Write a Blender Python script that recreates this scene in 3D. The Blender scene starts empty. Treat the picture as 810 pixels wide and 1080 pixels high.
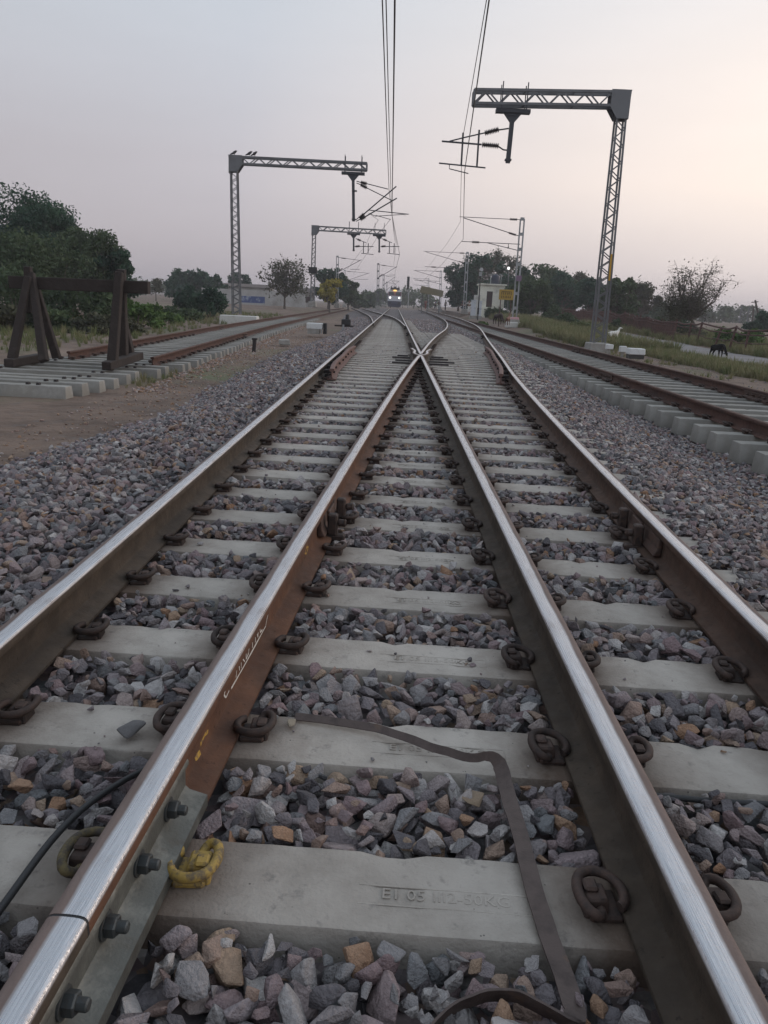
import bpy, bmesh, math, random
import numpy as np
from mathutils import Vector, Matrix, Euler, noise as mnoise
random.seed(7); RNG = np.random.default_rng(7)
SC = bpy.context.scene
COL = SC.collection
PI = math.pi

# ------------------------------------------------------------------ camera
FPX, PITCH, ROLL, YAW = 818.34, 0.263, 0.04819, -0.00194
CAM = Vector((0.2726, 0.0, 1.0218))
Fv = Vector((math.sin(YAW)*math.cos(PITCH), math.cos(YAW)*math.cos(PITCH), -math.sin(PITCH)))
R0 = Vector((math.cos(YAW), -math.sin(YAW), 0)); U0 = R0.cross(Fv)
Rv = R0*math.cos(ROLL)+U0*math.sin(ROLL); Uv = -R0*math.sin(ROLL)+U0*math.cos(ROLL)
def at(u, v, y):
    """world point seen at photo pixel (u, v) standing y metres down the line"""
    d = Fv+Rv*((u-405)/FPX)-Uv*((v-540)/FPX)
    return CAM+d*(y/d.y)
cd = bpy.data.cameras.new('camera'); cam = bpy.data.objects.new('camera', cd); COL.objects.link(cam)
cam.matrix_world = Matrix(((Rv.x, Uv.x, -Fv.x, CAM.x), (Rv.y, Uv.y, -Fv.y, CAM.y), (Rv.z, Uv.z, -Fv.z, CAM.z), (0, 0, 0, 1)))
cd.sensor_fit = 'VERTICAL'; cd.sensor_height = 24.0; cd.lens = FPX/1080*24.0
cd.clip_start = 0.05; cd.clip_end = 6000
SC.camera = cam

# ------------------------------------------------------------------ helpers
def tag(o, label=None, cat=None, group=None, kind=None):
    if label: o['label'] = label
    if cat: o['category'] = cat
    if group: o['group'] = group
    if kind: o['kind'] = kind
    return o
def empty(name, loc=(0, 0, 0), rz=0.0, label=None, cat=None, group=None):
    o = bpy.data.objects.new(name, None); COL.objects.link(o)
    o.location = loc; o.rotation_euler = (0, 0, rz); o.empty_display_size = .1
    return tag(o, label, cat, group)
def link(name, me, mats, parent=None):
    o = bpy.data.objects.new(name, me); COL.objects.link(o)
    if mats is not None:
        for m in (mats if isinstance(mats, (list, tuple)) else [mats]):
            me.materials.append(m)
    if parent: o.parent = parent
    return o
class MB:
    def __init__(s): s.v = []; s.f = []; s.m = []; s.mi = 0
    def add(s, vs, fs):
        b = len(s.v); s.v += [tuple(p) for p in vs]
        for f in fs: s.f.append([b+i for i in f]); s.m.append(s.mi)
        return s
    def box(s, c, d, rz=0.0, taper=1.0, M=None):
        x, y, z = d[0]/2, d[1]/2, d[2]/2
        vs = [Vector((sx*x*(taper if sz > 0 else 1), sy*y*(taper if sz > 0 else 1), sz*z)) for sz in (-1, 1) for sy in (-1, 1) for sx in (-1, 1)]
        Q = M if M is not None else Matrix.Rotation(rz, 3, 'Z')
        vs = [Q @ p+Vector(c) for p in vs]
        return s.add(vs, [(0, 2, 3, 1), (4, 5, 7, 6), (0, 1, 5, 4), (2, 6, 7, 3), (0, 4, 6, 2), (1, 3, 7, 5)])
    def bar(s, p, q, w, h=None, up=(0, 0, 1), w2=None):
        p, q = Vector(p), Vector(q); h = h or w; d = (q-p).normalized(); up = Vector(up)
        if abs(d.dot(up)) > .98: up = Vector((0, 1, 0))
        a = d.cross(up).normalized(); b = a.cross(d).normalized(); k = (w2/w if w2 else 1)
        vs = []
        for o, kk in ((p, 1), (q, k)):
            for sa, sb in ((-1, -1), (1, -1), (1, 1), (-1, 1)): vs.append(o+a*sa*w/2*kk+b*sb*h/2*kk)
        return s.add(vs, [(3, 2, 1, 0), (4, 5, 6, 7), (0, 1, 5, 4), (1, 2, 6, 5), (2, 3, 7, 6), (3, 0, 4, 7)])
    def tube(s, pts, r, n=8, cap=True, closed=False):
        pts = [Vector(p) for p in pts]; N = len(pts); vs = []; ref = Vector((0, 0, 1))
        prev = None
        for i, p in enumerate(pts):
            d = (pts[min(i+1, N-1)]-pts[max(i-1, 0)]).normalized()
            if prev is None:
                if abs(d.dot(ref)) > .95: ref = Vector((1, 0, 0))
                a = d.cross(ref).normalized()
            else: a = (prev-d*prev.dot(d)).normalized()
            prev = a; b = d.cross(a); rr = r[i] if isinstance(r, (list, tuple)) else r
            for k in range(n):
                t = 2*PI*k/n; vs.append(p+a*math.cos(t)*rr+b*math.sin(t)*rr)
        fs = []
        for i in range(N-1):
            for k in range(n): fs.append((i*n+k, i*n+(k+1) % n, (i+1)*n+(k+1) % n, (i+1)*n+k))
        if cap: fs.append(tuple(range(n-1, -1, -1))); fs.append(tuple((N-1)*n+k for k in range(n)))
        return s.add(vs, fs)
    def lathe(s, c, prof, n=16, axis=None):
        vs = []; M = Matrix.Identity(3)
        if axis is not None: M = Vector((0, 0, 1)).rotation_difference(Vector(axis)).to_matrix()
        for r, z in prof:
            for k in range(n): vs.append(M @ Vector((r*math.cos(2*PI*k/n), r*math.sin(2*PI*k/n), z))+Vector(c))
        fs = []
        for i in range(len(prof)-1):
            for k in range(n): fs.append((i*n+k, i*n+(k+1) % n, (i+1)*n+(k+1) % n, (i+1)*n+k))
        fs.append(tuple(range(n-1, -1, -1))); fs.append(tuple((len(prof)-1)*n+k for k in range(n)))
        return s.add(vs, fs)
    def mesh(s, name, smooth=None, bevel=0.0, seg=1):
        me = bpy.data.meshes.new(name); me.from_pydata(s.v, [], s.f)
        if any(s.m): me.polygons.foreach_set('material_index', s.m)
        me.update()
        if bevel:
            bm = bmesh.new(); bm.from_mesh(me)
            es = [e for e in bm.edges if len(e.link_faces) == 2 and e.calc_face_angle(0) > .6]
            bmesh.ops.bevel(bm, geom=es, offset=bevel, segments=seg, affect='EDGES', profile=.6)
            bm.to_mesh(me); bm.free()
        if smooth is not None:
            me.polygons.foreach_set('use_smooth', [True]*len(me.polygons))
            me.set_sharp_from_angle(angle=math.radians(smooth))
        return me
    def build(s, name, mats, parent=None, smooth=None, bevel=0.0, seg=1):
        return link(name, s.mesh(name, smooth, bevel, seg), mats, parent)

# ------------------------------------------------------------------ materials
def nodes(m):
    m.use_nodes = True; nt = m.node_tree; nt.nodes.clear(); return nt
def mk(name, base, rough=.8, metal=0.0, var=(), scale=6.0, bump=0.0, bscale=40.0, spots=None, coord='Object', spec=.5, detail=6.0, objvar=0.0):
    """base colour broken up by large noise towards var colours, dark pits or spots, fine bump"""
    m = bpy.data.materials.new(name); nt = nodes(m); N = nt.nodes.new; L = nt.links.new
    out = N('ShaderNodeOutputMaterial'); b = N('ShaderNodeBsdfPrincipled'); L(b.outputs[0], out.inputs[0])
    b.inputs['Roughness'].default_value = rough; b.inputs['Metallic'].default_value = metal
    b.inputs['Specular IOR Level'].default_value = spec
    tc = N('ShaderNodeTexCoord'); co = tc.outputs[coord]
    if coord == 'World':
        pass
    col = None
    rgb = N('ShaderNodeRGB'); rgb.outputs[0].default_value = (*base, 1); col = rgb.outputs[0]
    for i, (c, lo, hi, sc) in enumerate(var):
        n = N('ShaderNodeTexNoise'); n.inputs['Scale'].default_value = sc; n.inputs['Detail'].default_value = detail; n.inputs['Roughness'].default_value = .65
        mp = N('ShaderNodeMapping'); mp.inputs['Location'].default_value = (i*7.3, i*3.1, i*1.7); L(co, mp.inputs[0]); L(mp.outputs[0], n.inputs['Vector'])
        r = N('ShaderNodeMapRange'); r.inputs['From Min'].default_value = lo; r.inputs['From Max'].default_value = hi; L(n.outputs['Fac'], r.inputs['Value'])
        mx = N('ShaderNodeMix'); mx.data_type = 'RGBA'; L(r.outputs[0], mx.inputs['Factor']); L(col, mx.inputs['A']); mx.inputs['B'].default_value = (*c, 1)
        col = mx.outputs['Result']
    if spots:
        c, sc, th = spots
        vo = N('ShaderNodeTexVoronoi'); vo.inputs['Scale'].default_value = sc; vo.inputs['Randomness'].default_value = 1.0; L(co, vo.inputs['Vector'])
        nn = N('ShaderNodeTexNoise'); nn.inputs['Scale'].default_value = sc*.45; L(co, nn.inputs['Vector'])
        ad = N('ShaderNodeMath'); ad.operation = 'MULTIPLY_ADD'; L(nn.outputs['Fac'], ad.inputs[0]); ad.inputs[1].default_value = .9; L(vo.outputs['Distance'], ad.inputs[2])
        r = N('ShaderNodeMapRange'); r.inputs['From Min'].default_value = th+.42; r.inputs['From Max'].default_value = th+.36; L(ad.outputs[0], r.inputs['Value'])
        mx = N('ShaderNodeMix'); mx.data_type = 'RGBA'; L(r.outputs[0], mx.inputs['Factor']); L(col, mx.inputs['A']); mx.inputs['B'].default_value = (*c, 1); col = mx.outputs['Result']
    if objvar:
        oi = N('ShaderNodeObjectInfo'); hv = N('ShaderNodeHueSaturation'); L(col, hv.inputs['Color'])
        r = N('ShaderNodeMapRange'); r.inputs['To Min'].default_value = 1-objvar; r.inputs['To Max'].default_value = 1+objvar; L(oi.outputs['Random'], r.inputs['Value']); L(r.outputs[0], hv.inputs['Value']); col = hv.outputs[0]
    L(col, b.inputs['Base Color'])
    if bump:
        n = N('ShaderNodeTexNoise'); n.inputs['Scale'].default_value = bscale; n.inputs['Detail'].default_value = 8; L(co, n.inputs['Vector'])
        bp = N('ShaderNodeBump'); bp.inputs['Strength'].default_value = bump; bp.inputs['Distance'].default_value = 1.0/bscale*.5; L(n.outputs['Fac'], bp.inputs['Height']); L(bp.outputs[0], b.inputs['Normal'])
    return m
def emis(name, col, st):
    m = bpy.data.materials.new(name); nt = nodes(m); o = nt.nodes.new('ShaderNodeOutputMaterial'); e = nt.nodes.new('ShaderNodeEmission')
    e.inputs[0].default_value = (*col, 1); e.inputs[1].default_value = st; nt.links.new(e.outputs[0], o.inputs[0]); return m

M = {}
M['concrete'] = mk('sleeper_concrete', (.385, .345, .306), .9, var=[((.285, .252, .220), .42, .68, 5), ((.47, .425, .38), .5, .75, 2.2), ((.22, .20, .182), .58, .72, 22)],
                   bump=.6, bscale=110, spots=((.12, .11, .10), 55, .03), objvar=.10)
M['concrete_old'] = mk('bare_sleeper_concrete', (.245, .232, .208), .9, var=[((.21, .20, .185), .42, .68, 3), ((.36, .35, .33), .5, .75, 2)], bump=.3, bscale=60, objvar=.14)
M['foundation'] = mk('foundation_concrete', (.33, .32, .30), .9, var=[((.22, .20, .18), .4, .7, 3)], bump=.3, bscale=30)
M['whitewash'] = mk('whitewash', (.58, .57, .54), .85, var=[((.42, .40, .36), .48, .75, 2.5)], bump=.2, bscale=20)
M['plaster'] = mk('cream_plaster', (.76, .74, .64), .85, var=[((.40, .38, .32), .5, .8, 1.3)], bump=.2, bscale=20)
M['rust'] = mk('rusty_iron', (.090, .052, .040), .75, .25, var=[((.05, .036, .032), .45, .7, 30), ((.17, .085, .05), .58, .8, 14)], bump=.5, bscale=160)
M['clip'] = mk('rusty_clip', (.066, .041, .033), .75, .25, var=[((.032, .024, .022), .42, .65, 40), ((.12, .062, .042), .58, .8, 25)], bump=.5, bscale=260, objvar=.3)
M['yellow_paint'] = mk('worn_yellow_paint', (.34, .225, .055), .75, 0, var=[((.13, .095, .055), .47, .62, 45)], bump=.4, bscale=160)
M['fishplate'] = mk('grey_green_fishplate', (.120, .122, .112), .55, .55, var=[((.22, .22, .20), .5, .75, 14), ((.09, .075, .06), .56, .75, 9)], bump=.35, bscale=140)
M['bolt'] = mk('bolt_steel', (.075, .082, .085), .6, .6, var=[((.07, .06, .055), .5, .7, 60)], bump=.3, bscale=200)
M['fibre'] = mk('black_joint_fibre', (.012, .012, .014), .6)
M['check'] = mk('rusty_check_rail', (.15, .085, .072), .8, .1, var=[((.11, .06, .05), .5, .7, 5)], bump=.3, bscale=90)
M['plate'] = mk('dark_bearing_plate', (.035, .028, .028), .75, .2, bump=.3, bscale=60)
M['strap'] = mk('brown_strap', (.105, .078, .070), .55, .45, var=[((.060, .044, .04), .45, .7, 18), ((.17, .10, .06), .62, .8, 10)], bump=.35, bscale=180)
M['cable'] = mk('black_cable', (.022, .022, .024), .6, bump=.2, bscale=120)
M['chalk'] = mk('chalk', (.62, .60, .56), .95, var=[((.3, .25, .2), .60, .68, 90)])
M['yellow_mark'] = mk('yellow_mark', (.42, .25, .045), .8, var=[((.16, .1, .06), .5, .62, 70)])
M['galv'] = mk('galvanised_steel', (.17, .175, .185), .6, .35, var=[((.11, .11, .115), .45, .7, 1.2)], bump=.1, bscale=30)
M['galv_light'] = mk('pale_galvanised', (.36, .37, .38), .6, .25, var=[((.25, .25, .25), .45, .7, 1.2)])
M['drop'] = mk('dark_drop_arm', (.055, .058, .068), .6, .3)
M['insul'] = mk('brown_insulator', (.035, .022, .022), .3)
M['wire'] = mk('copper_wire', (.06, .055, .055), .6, .4)
M['timber'] = mk('black_timber', (.030, .022, .019), .9, var=[((.048, .036, .032), .5, .72, 6)], bump=.6, bscale=30)
M['bark'] = mk('bark', (.11, .092, .076), .9, var=[((.05, .04, .034), .45, .65, 8)], bump=.5, bscale=25)
M['black_iron'] = mk('black_iron', (.015, .015, .017), .6)
M['white_box'] = mk('white_box_paint', (.62, .63, .63), .6, var=[((.42, .41, .38), .55, .75, 6)])
M['dark_box'] = mk('dark_box_base', (.05, .048, .045), .8)
M['cabinet'] = mk('pale_blue_cabinet', (.52, .55, .60), .55, var=[((.38, .38, .38), .55, .75, 3)])
M['sign'] = mk('yellow_sign', (.42, .27, .045), .7, var=[((.30, .19, .05), .5, .75, 3)])
M['black_paint'] = mk('black_lettering', (.06, .035, .02), .8)
M['door'] = mk('dark_doorway', (.06, .038, .036), .8)
M['tank'] = mk('dark_blue_tank', (.03, .035, .06), .5)
M['blue_mural'] = mk('blue_mural', (.06, .09, .22), .8, var=[((.30, .34, .42), .52, .6, 1.1)])
M['white_wall'] = mk('dirty_white_wall', (.44, .43, .42), .9, var=[((.30, .28, .26), .45, .7, .5)], bump=.2, bscale=10)
M['roof'] = mk('brown_roof', (.12, .095, .085), .9, bump=.3, bscale=8)
M['shelter'] = mk('olive_roof_sheet', (.20, .17, .10), .75, var=[((.24, .25, .22), .45, .62, .25)])
M['pink'] = mk('pink_paint', (.55, .30, .32), .8, var=[((.6, .5, .5), .5, .7, 3)])
M['purple'] = mk('purple_plate', (.20, .13, .20), .7)
M['orange_plate'] = mk('orange_plate', (.55, .30, .03), .7)
M['loco_dark'] = mk('loco_dark_blue', (.035, .04, .075), .5)
M['loco_white'] = mk('loco_white', (.55, .56, .60), .5)
M['loco_red'] = mk('loco_maroon', (.16, .05, .06), .5)
M['glass'] = mk('dark_glass', (.02, .022, .028), .15)
M['lamp'] = emis('white_headlamp', (1, .98, .95), 1.6)
M['lamp_o'] = emis('amber_lamp', (1, .6, .2), 1.2)
M['lamp_w'] = emis('pole_lamp', (1, 1, 1), 1.3)
M['goat_black'] = mk('black_hair', (.008, .008, .009), .9, spec=.1)
M['goat_white'] = mk('white_hair', (.62, .60, .56), .8)
M['goat_brown'] = mk('brown_hair', (.035, .020, .018), .8)
M['goat_red'] = mk('red_brown_hair', (.16, .075, .05), .8)
M['skin'] = mk('skin', (.20, .11, .075), .6)
M['hair'] = mk('hair', (.012, .01, .01), .7)
M['cloth_dark'] = mk('dark_cloth', (.035, .035, .05), .9)
M['cloth_white'] = mk('white_cloth', (.60, .60, .58), .9)
M['cloth_red'] = mk('red_cloth', (.22, .06, .055), .9)
M['cloth_blue'] = mk('blue_cloth', (.08, .11, .2), .9)
M['fence'] = mk('rusty_fence', (.105, .052, .044), .9, .05, var=[((.055, .034, .03), .45, .7, 5)])
M['feather'] = mk('feather', (.03, .03, .034), .8)

def leafmat(name, a, b, c, sc=.9):
    m = bpy.data.materials.new(name); nt = nodes(m); N = nt.nodes.new; L = nt.links.new
    out = N('ShaderNodeOutputMaterial'); bs = N('ShaderNodeBsdfPrincipled'); bs.inputs['Roughness'].default_value = .7; bs.inputs['Specular IOR Level'].default_value = .25
    tr = N('ShaderNodeBsdfTranslucent'); mixs = N('ShaderNodeMixShader'); mixs.inputs[0].default_value = .2
    tc = N('ShaderNodeTexCoord'); n = N('ShaderNodeTexNoise'); n.inputs['Scale'].default_value = sc; n.inputs['Detail'].default_value = 5; L(tc.outputs['Object'], n.inputs['Vector'])
    cr = N('ShaderNodeValToRGB'); e = cr.color_ramp.elements; e[0].position = .33; e[0].color = (*a, 1); e[1].position = .68; e[1].color = (*c, 1)
    k = cr.color_ramp.elements.new(.5); k.color = (*b, 1)
    L(n.outputs['Fac'], cr.inputs[0]); L(cr.outputs[0], bs.inputs['Base Color']); L(cr.outputs[0], tr.inputs[0])
    L(bs.outputs[0], mixs.inputs[1]); L(tr.outputs[0], mixs.inputs[2]); L(mixs.outputs[0], out.inputs[0]); return m
M['leaf_dark'] = leafmat('dark_leaves', (.020, .050, .034), (.032, .074, .045), (.050, .100, .056))
M['leaf_mid'] = leafmat('mid_leaves', (.036, .058, .030), (.060, .090, .042), (.09, .125, .058))
M['leaf_olive'] = leafmat('olive_leaves', (.050, .054, .034), (.074, .076, .046), (.10, .098, .062))
M['leaf_yellow'] = leafmat('yellow_leaves', (.20, .18, .025), (.32, .27, .04), (.42, .35, .06), 1.5)
M['leaf_bright'] = leafmat('weed_leaves', (.045, .085, .022), (.08, .14, .035), (.12, .18, .055), 2)
M['grass'] = leafmat('grass_blades', (.155, .150, .075), (.235, .215, .115), (.31, .265, .16), .35)
M['grass_green'] = leafmat('green_grass_blades', (.10, .125, .05), (.155, .175, .075), (.22, .215, .11), .5)

def railmat(name, rustA, rustB, rustC, shine=True, head_rust=(.185, .138, .122)):
    """UV.x = metres across the head towards the gauge side, UV.y = metres along"""
    m = bpy.data.materials.new(name); nt = nodes(m); N = nt.nodes.new; L = nt.links.new
    out = N('ShaderNodeOutputMaterial'); b = N('ShaderNodeBsdfPrincipled'); L(b.outputs[0], out.inputs[0]); b.inputs['Specular IOR Level'].default_value = .22
    tc = N('ShaderNodeTexCoord'); uv = N('ShaderNodeSeparateXYZ'); L(tc.outputs['UV'], uv.inputs[0]); ob = N('ShaderNodeSeparateXYZ'); L(tc.outputs['Object'], ob.inputs[0])
    def noise(sc, det=6, src=tc.outputs['Object'], stretch=None):
        n = N('ShaderNodeTexNoise'); n.inputs['Scale'].default_value = sc; n.inputs['Detail'].default_value = det; n.inputs['Roughness'].default_value = .62
        if stretch:
            mp = N('ShaderNodeMapping'); mp.inputs['Scale'].default_value = stretch; L(src, mp.inputs[0]); src = mp.outputs[0]
        L(src, n.inputs['Vector']); return n.outputs['Fac']
    def rng(x, a, c, lo=0., hi=1.):
        r = N('ShaderNodeMapRange'); r.inputs['From Min'].default_value = a; r.inputs['From Max'].default_value = c; r.inputs['To Min'].default_value = lo; r.inputs['To Max'].default_value = hi; L(x, r.inputs['Value']); return r.outputs[0]
    def mix(f, a, c):
        x = N('ShaderNodeMix'); x.data_type = 'RGBA'; L(f, x.inputs['Factor'])
        for s, k in ((a, 'A'), (c, 'B')):
            if isinstance(s, tuple): x.inputs[k].default_value = (*s, 1)
            else: L(s, x.inputs[k])
        return x.outputs['Result']
    def math_(op, a, c):
        x = N('ShaderNodeMath'); x.operation = op
        for i, s in enumerate((a, c)):
            if isinstance(s, (int, float)): x.inputs[i].default_value = s
            else: L(s, x.inputs[i])
        return x.outputs[0]
    rc = mix(rng(noise(9, 8), .40, .66), rustA, rustB)
    rc = mix(rng(noise(3.1, 6, stretch=(1, .35, 2)), .50, .72), rc, rustC)
    rc = mix(rng(noise(45, 8), .60, .72), rc, tuple(x*.45 for x in rustA))
    top = rng(ob.outputs['Z'], -.016, -.006)
    topc = mix(rng(noise(30, 6, stretch=(1, .12, 1)), .4, .68), head_rust, tuple(x*.72 for x in head_rust))
    rc = mix(top, rc, topc)
    rgh = rng(noise(20, 6), .3, .7, .62, .9)
    if shine:
        wob = math_('MULTIPLY_ADD', noise(2.2, 8, stretch=(.3, 1, 0)), 0.0)
        N_ = nt.nodes[-1]
        edge = math_('SUBTRACT', uv.outputs['X'], rng(noise(5.0, 8, src=tc.outputs['UV'], stretch=(0.05, .35, 1)), .25, .75, -.015, -.004))
        band = math_('MULTIPLY', rng(edge, -.004, .004), rng(ob.outputs['Z'], -.0135, -.0085))
        streak = noise(60, 6, src=tc.outputs['UV'], stretch=(8, .10, 1))
        steel = mix(rng(streak, .32, .7), (.40, .40, .42), (.66, .66, .68))
        steel = mix(rng(noise(3.2, 8, src=tc.outputs['UV'], stretch=(3, 1, 1)), .56, .74, 0, .6), steel, (.30, .25, .23))
        col = mix(band, rc, steel)
        L(math_('MULTIPLY', band, .97), b.inputs['Metallic'])
        x = N('ShaderNodeMix'); L(band, x.inputs[0]); L(rgh, x.inputs[2]); L(rng(streak, .3, .7, .20, .40), x.inputs[3]); L(x.outputs[0], b.inputs['Roughness'])
    else:
        col = rc; L(rgh, b.inputs['Roughness'])
    L(col, b.inputs['Base Color'])
    bp = N('ShaderNodeBump'); bp.inputs['Strength'].default_value = .5; bp.inputs['Distance'].default_value = .004; L(noise(110, 8), bp.inputs['Height']); L(bp.outputs[0], b.inputs['Normal'])
    return m
M['rail_dark'] = railmat('worn_rail_olive', (.052, .040, .031), (.082, .062, .047), (.030, .024, .020))
M['rail_right'] = railmat('worn_rail_brown', (.070, .043, .032), (.105, .062, .045), (.036, .026, .022))
M['rail_orange'] = railmat('worn_rail_orange', (.095, .048, .032), (.135, .066, .040), (.048, .033, .027))
M['rail_brown'] = railmat('unused_rail', (.070, .037, .030), (.10, .052, .040), (.044, .029, .026), False, (.105, .062, .050))

# ------------------------------------------------------------------ world and light
w = bpy.data.worlds.new('World'); SC.world = w; w.use_nodes = True; nt = w.node_tree; nt.nodes.clear()
N = nt.nodes.new; L = nt.links.new
wo = N('ShaderNodeOutputWorld'); bg = N('ShaderNodeBackground'); L(bg.outputs[0], wo.inputs[0])
sky = N('ShaderNodeTexSky'); sky.sky_type = 'NISHITA'; sky.sun_disc = False
SUN_EL, SUN_AZ = math.radians(4), math.radians(75)
sky.sun_elevation = SUN_EL; sky.sun_rotation = SUN_AZ; sky.air_density = 1.0; sky.dust_density = 2.0; sky.ozone_density = 2.0
hsv = N('ShaderNodeHueSaturation'); hsv.inputs['Saturation'].default_value = .35; L(sky.outputs[0], hsv.inputs['Color'])
# thin high evening cloud veil: pale layer lit evenly, pinker low down
tc = N('ShaderNodeTexCoord'); sp = N('ShaderNodeSeparateXYZ'); L(tc.outputs['Generated'], sp.inputs[0])
cr = N('ShaderNodeValToRGB'); L(sp.outputs['Z'], cr.inputs[0])
e = cr.color_ramp.elements; e[0].position = 0.0; e[0].color = (3.9, 3.55, 3.9, 1); e[1].position = .8; e[1].color = (4.7, 5.5, 6.4, 1)
for p_, c_ in ((.06, (4.3, 3.95, 4.25)), (.15, (4.8, 4.55, 4.9)), (.30, (5.2, 5.5, 6.05)), (.5, (5.1, 5.75, 6.6))): k = e.new(p_); k.color = (*c_, 1)
mx = N('ShaderNodeMix'); mx.data_type = 'RGBA'; mx.inputs['Factor'].default_value = .78; L(hsv.outputs[0], mx.inputs['A']); L(cr.outputs[0], mx.inputs['B'])
# the afterglow warms the veil towards the set sun at right
dt = N('ShaderNodeVectorMath'); dt.operation = 'DOT_PRODUCT'; L(tc.outputs['Generated'], dt.inputs[0]); dt.inputs[1].default_value = (math.sin(SUN_AZ), math.cos(SUN_AZ), -.10)
wr = N('ShaderNodeMapRange'); wr.inputs['From Min'].default_value = .05; wr.inputs['From Max'].default_value = .85; wr.inputs['To Max'].default_value = 1.0; L(dt.outputs['Value'], wr.inputs['Value'])
wz = N('ShaderNodeValToRGB'); L(sp.outputs['Z'], wz.inputs[0]); e = wz.color_ramp.elements; e[0].position = 0; e[0].color = (.12,)*3+(1,); e[1].position = .75; e[1].color = (0, 0, 0, 1)
for p_, c_ in ((.05, .40), (.14, 1.0), (.25, .85), (.45, .25)): k = e.new(p_); k.color = (c_, c_, c_, 1)
wm = N('ShaderNodeMath'); wm.operation = 'MULTIPLY'; L(wr.outputs[0], wm.inputs[0]); L(wz.outputs[0], wm.inputs[1])
mw = N('ShaderNodeMix'); mw.data_type = 'RGBA'; L(wm.outputs[0], mw.inputs['Factor']); L(mx.outputs['Result'], mw.inputs['A']); mw.inputs['B'].default_value = (7.4, 6.25, 5.3, 1)
cn = N('ShaderNodeTexNoise'); cn.inputs['Scale'].default_value = 2.2; cn.inputs['Detail'].default_value = 5; cp = N('ShaderNodeMapping'); cp.inputs['Scale'].default_value = (1, 1, 5); L(tc.outputs['Generated'], cp.inputs[0]); L(cp.outputs[0], cn.inputs['Vector'])
ck = N('ShaderNodeMapRange'); ck.inputs['From Min'].default_value = .3; ck.inputs['From Max'].default_value = .7; ck.inputs['To Min'].default_value = .965; ck.inputs['To Max'].default_value = 1.035; L(cn.outputs['Fac'], ck.inputs['Value'])
cv = N('ShaderNodeVectorMath'); cv.operation = 'SCALE'; L(mw.outputs['Result'], cv.inputs[0]); L(ck.outputs[0], cv.inputs['Scale'])
br = N('ShaderNodeMapRange'); br.inputs['From Min'].default_value = -.3; br.inputs['From Max'].default_value = .7; br.inputs['To Min'].default_value = .80; br.inputs['To Max'].default_value = 1.12; L(dt.outputs['Value'], br.inputs['Value'])
cb = N('ShaderNodeVectorMath'); cb.operation = 'SCALE'; L(cv.outputs[0], cb.inputs[0]); L(br.outputs[0], cb.inputs['Scale'])
L(cb.outputs[0], bg.inputs[0]); bg.inputs[1].default_value = .1
sl = bpy.data.lights.new('sun', 'SUN'); so = bpy.data.objects.new('sun', sl); COL.objects.link(so)
sl.energy = .5; sl.angle = math.radians(30); sl.color = (1, .86, .76)
d = Vector((math.sin(SUN_AZ)*math.cos(math.radians(12)), math.cos(SUN_AZ)*math.cos(math.radians(12)), math.sin(math.radians(12))))
so.rotation_euler = d.to_track_quat('Z', 'Y').to_euler()
SC.view_settings.view_transform = 'Standard'; SC.view_settings.look = 'None'; SC.view_settings.gamma = 1.0
SC.view_settings.use_curve_mapping = False; SC.view_settings.exposure = 0.68
SC.cycles.use_denoising = True; SC.cycles.max_bounces = 6; SC.cycles.diffuse_bounces = 3

# ------------------------------------------------------------------ track lines (x of head centre against y)
def curve(pts):
    P = sorted(pts); xs = [p[0] for p in P]; ys = [p[1] for p in P]; n = len(P)
    m = [0]*n; dl = [(ys[i+1]-ys[i])/(xs[i+1]-xs[i]) for i in range(n-1)]
    m[0], m[-1] = dl[0], dl[-1]
    for i in range(1, n-1): m[i] = (dl[i-1]*(xs[i+1]-xs[i])+dl[i]*(xs[i]-xs[i-1]))/(xs[i+1]-xs[i-1])
    def f(t):
        if t <= xs[0]: return ys[0]+m[0]*(t-xs[0])
        if t >= xs[-1]: return ys[-1]+m[-1]*(t-xs[-1])
        import bisect
        i = min(max(bisect.bisect_right(xs, t)-1, 0), n-2); h = xs[i+1]-xs[i]; s = (t-xs[i])/h
        return (2*s**3-3*s*s+1)*ys[i]+(s**3-2*s*s+s)*h*m[i]+(-2*s**3+3*s*s)*ys[i+1]+(s**3-s*s)*h*m[i+1]
    return f
HC = .036
Ax = lambda y: -.838-HC
Cx = lambda y: .838+HC
Bx = curve([(-2, -.360-HC), (0, -.2545-HC), (3, -.0858-HC), (8, .2249-HC), (14, .6467-HC), (16.9, .872-HC+.005), (22.5, 1.28), (28.7, 1.83), (36, 2.56), (48, 3.42), (60, 3.98), (79, 4.45), (100, 4.70), (180, 5.3)])
Dx = curve([(-2, 1.394+HC), (0, 1.4668+HC), (3, 1.598+HC), (8, 1.878+HC), (12.7, 2.21+HC), (17, 2.585+HC), (22.8, 3.10), (28.7, 3.60), (36, 4.25), (45.8, 5.0), (61.7, 5.72), (80, 6.18), (100, 6.45), (180, 7.05)])
Rn = lambda y: 4.40+.0012*y
Rf = lambda y: Rn(y)+1.748
Lc = curve([(8, -4.83), (15, -5.19), (35, -6.1), (55, -6.62), (130, -8.1), (180, -9.1)])
Ln = lambda y: Lc(y)+.874
Lf = lambda y: Lc(y)-.874
Li = curve([(41, -.80), (44, -.93), (53, -1.28), (64.5, -1.86), (80, -2.95), (100, -4.4), (132, -7.0)])
Lo = curve([(39, .80), (48, .62), (58, .30), (67, -.18), (78, -1.06), (89, -1.95), (110, -3.5), (133, -5.35)])
ZR, ZL = -.05, -.18            # rail tops of the unused tracks
H60 = .172

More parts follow.
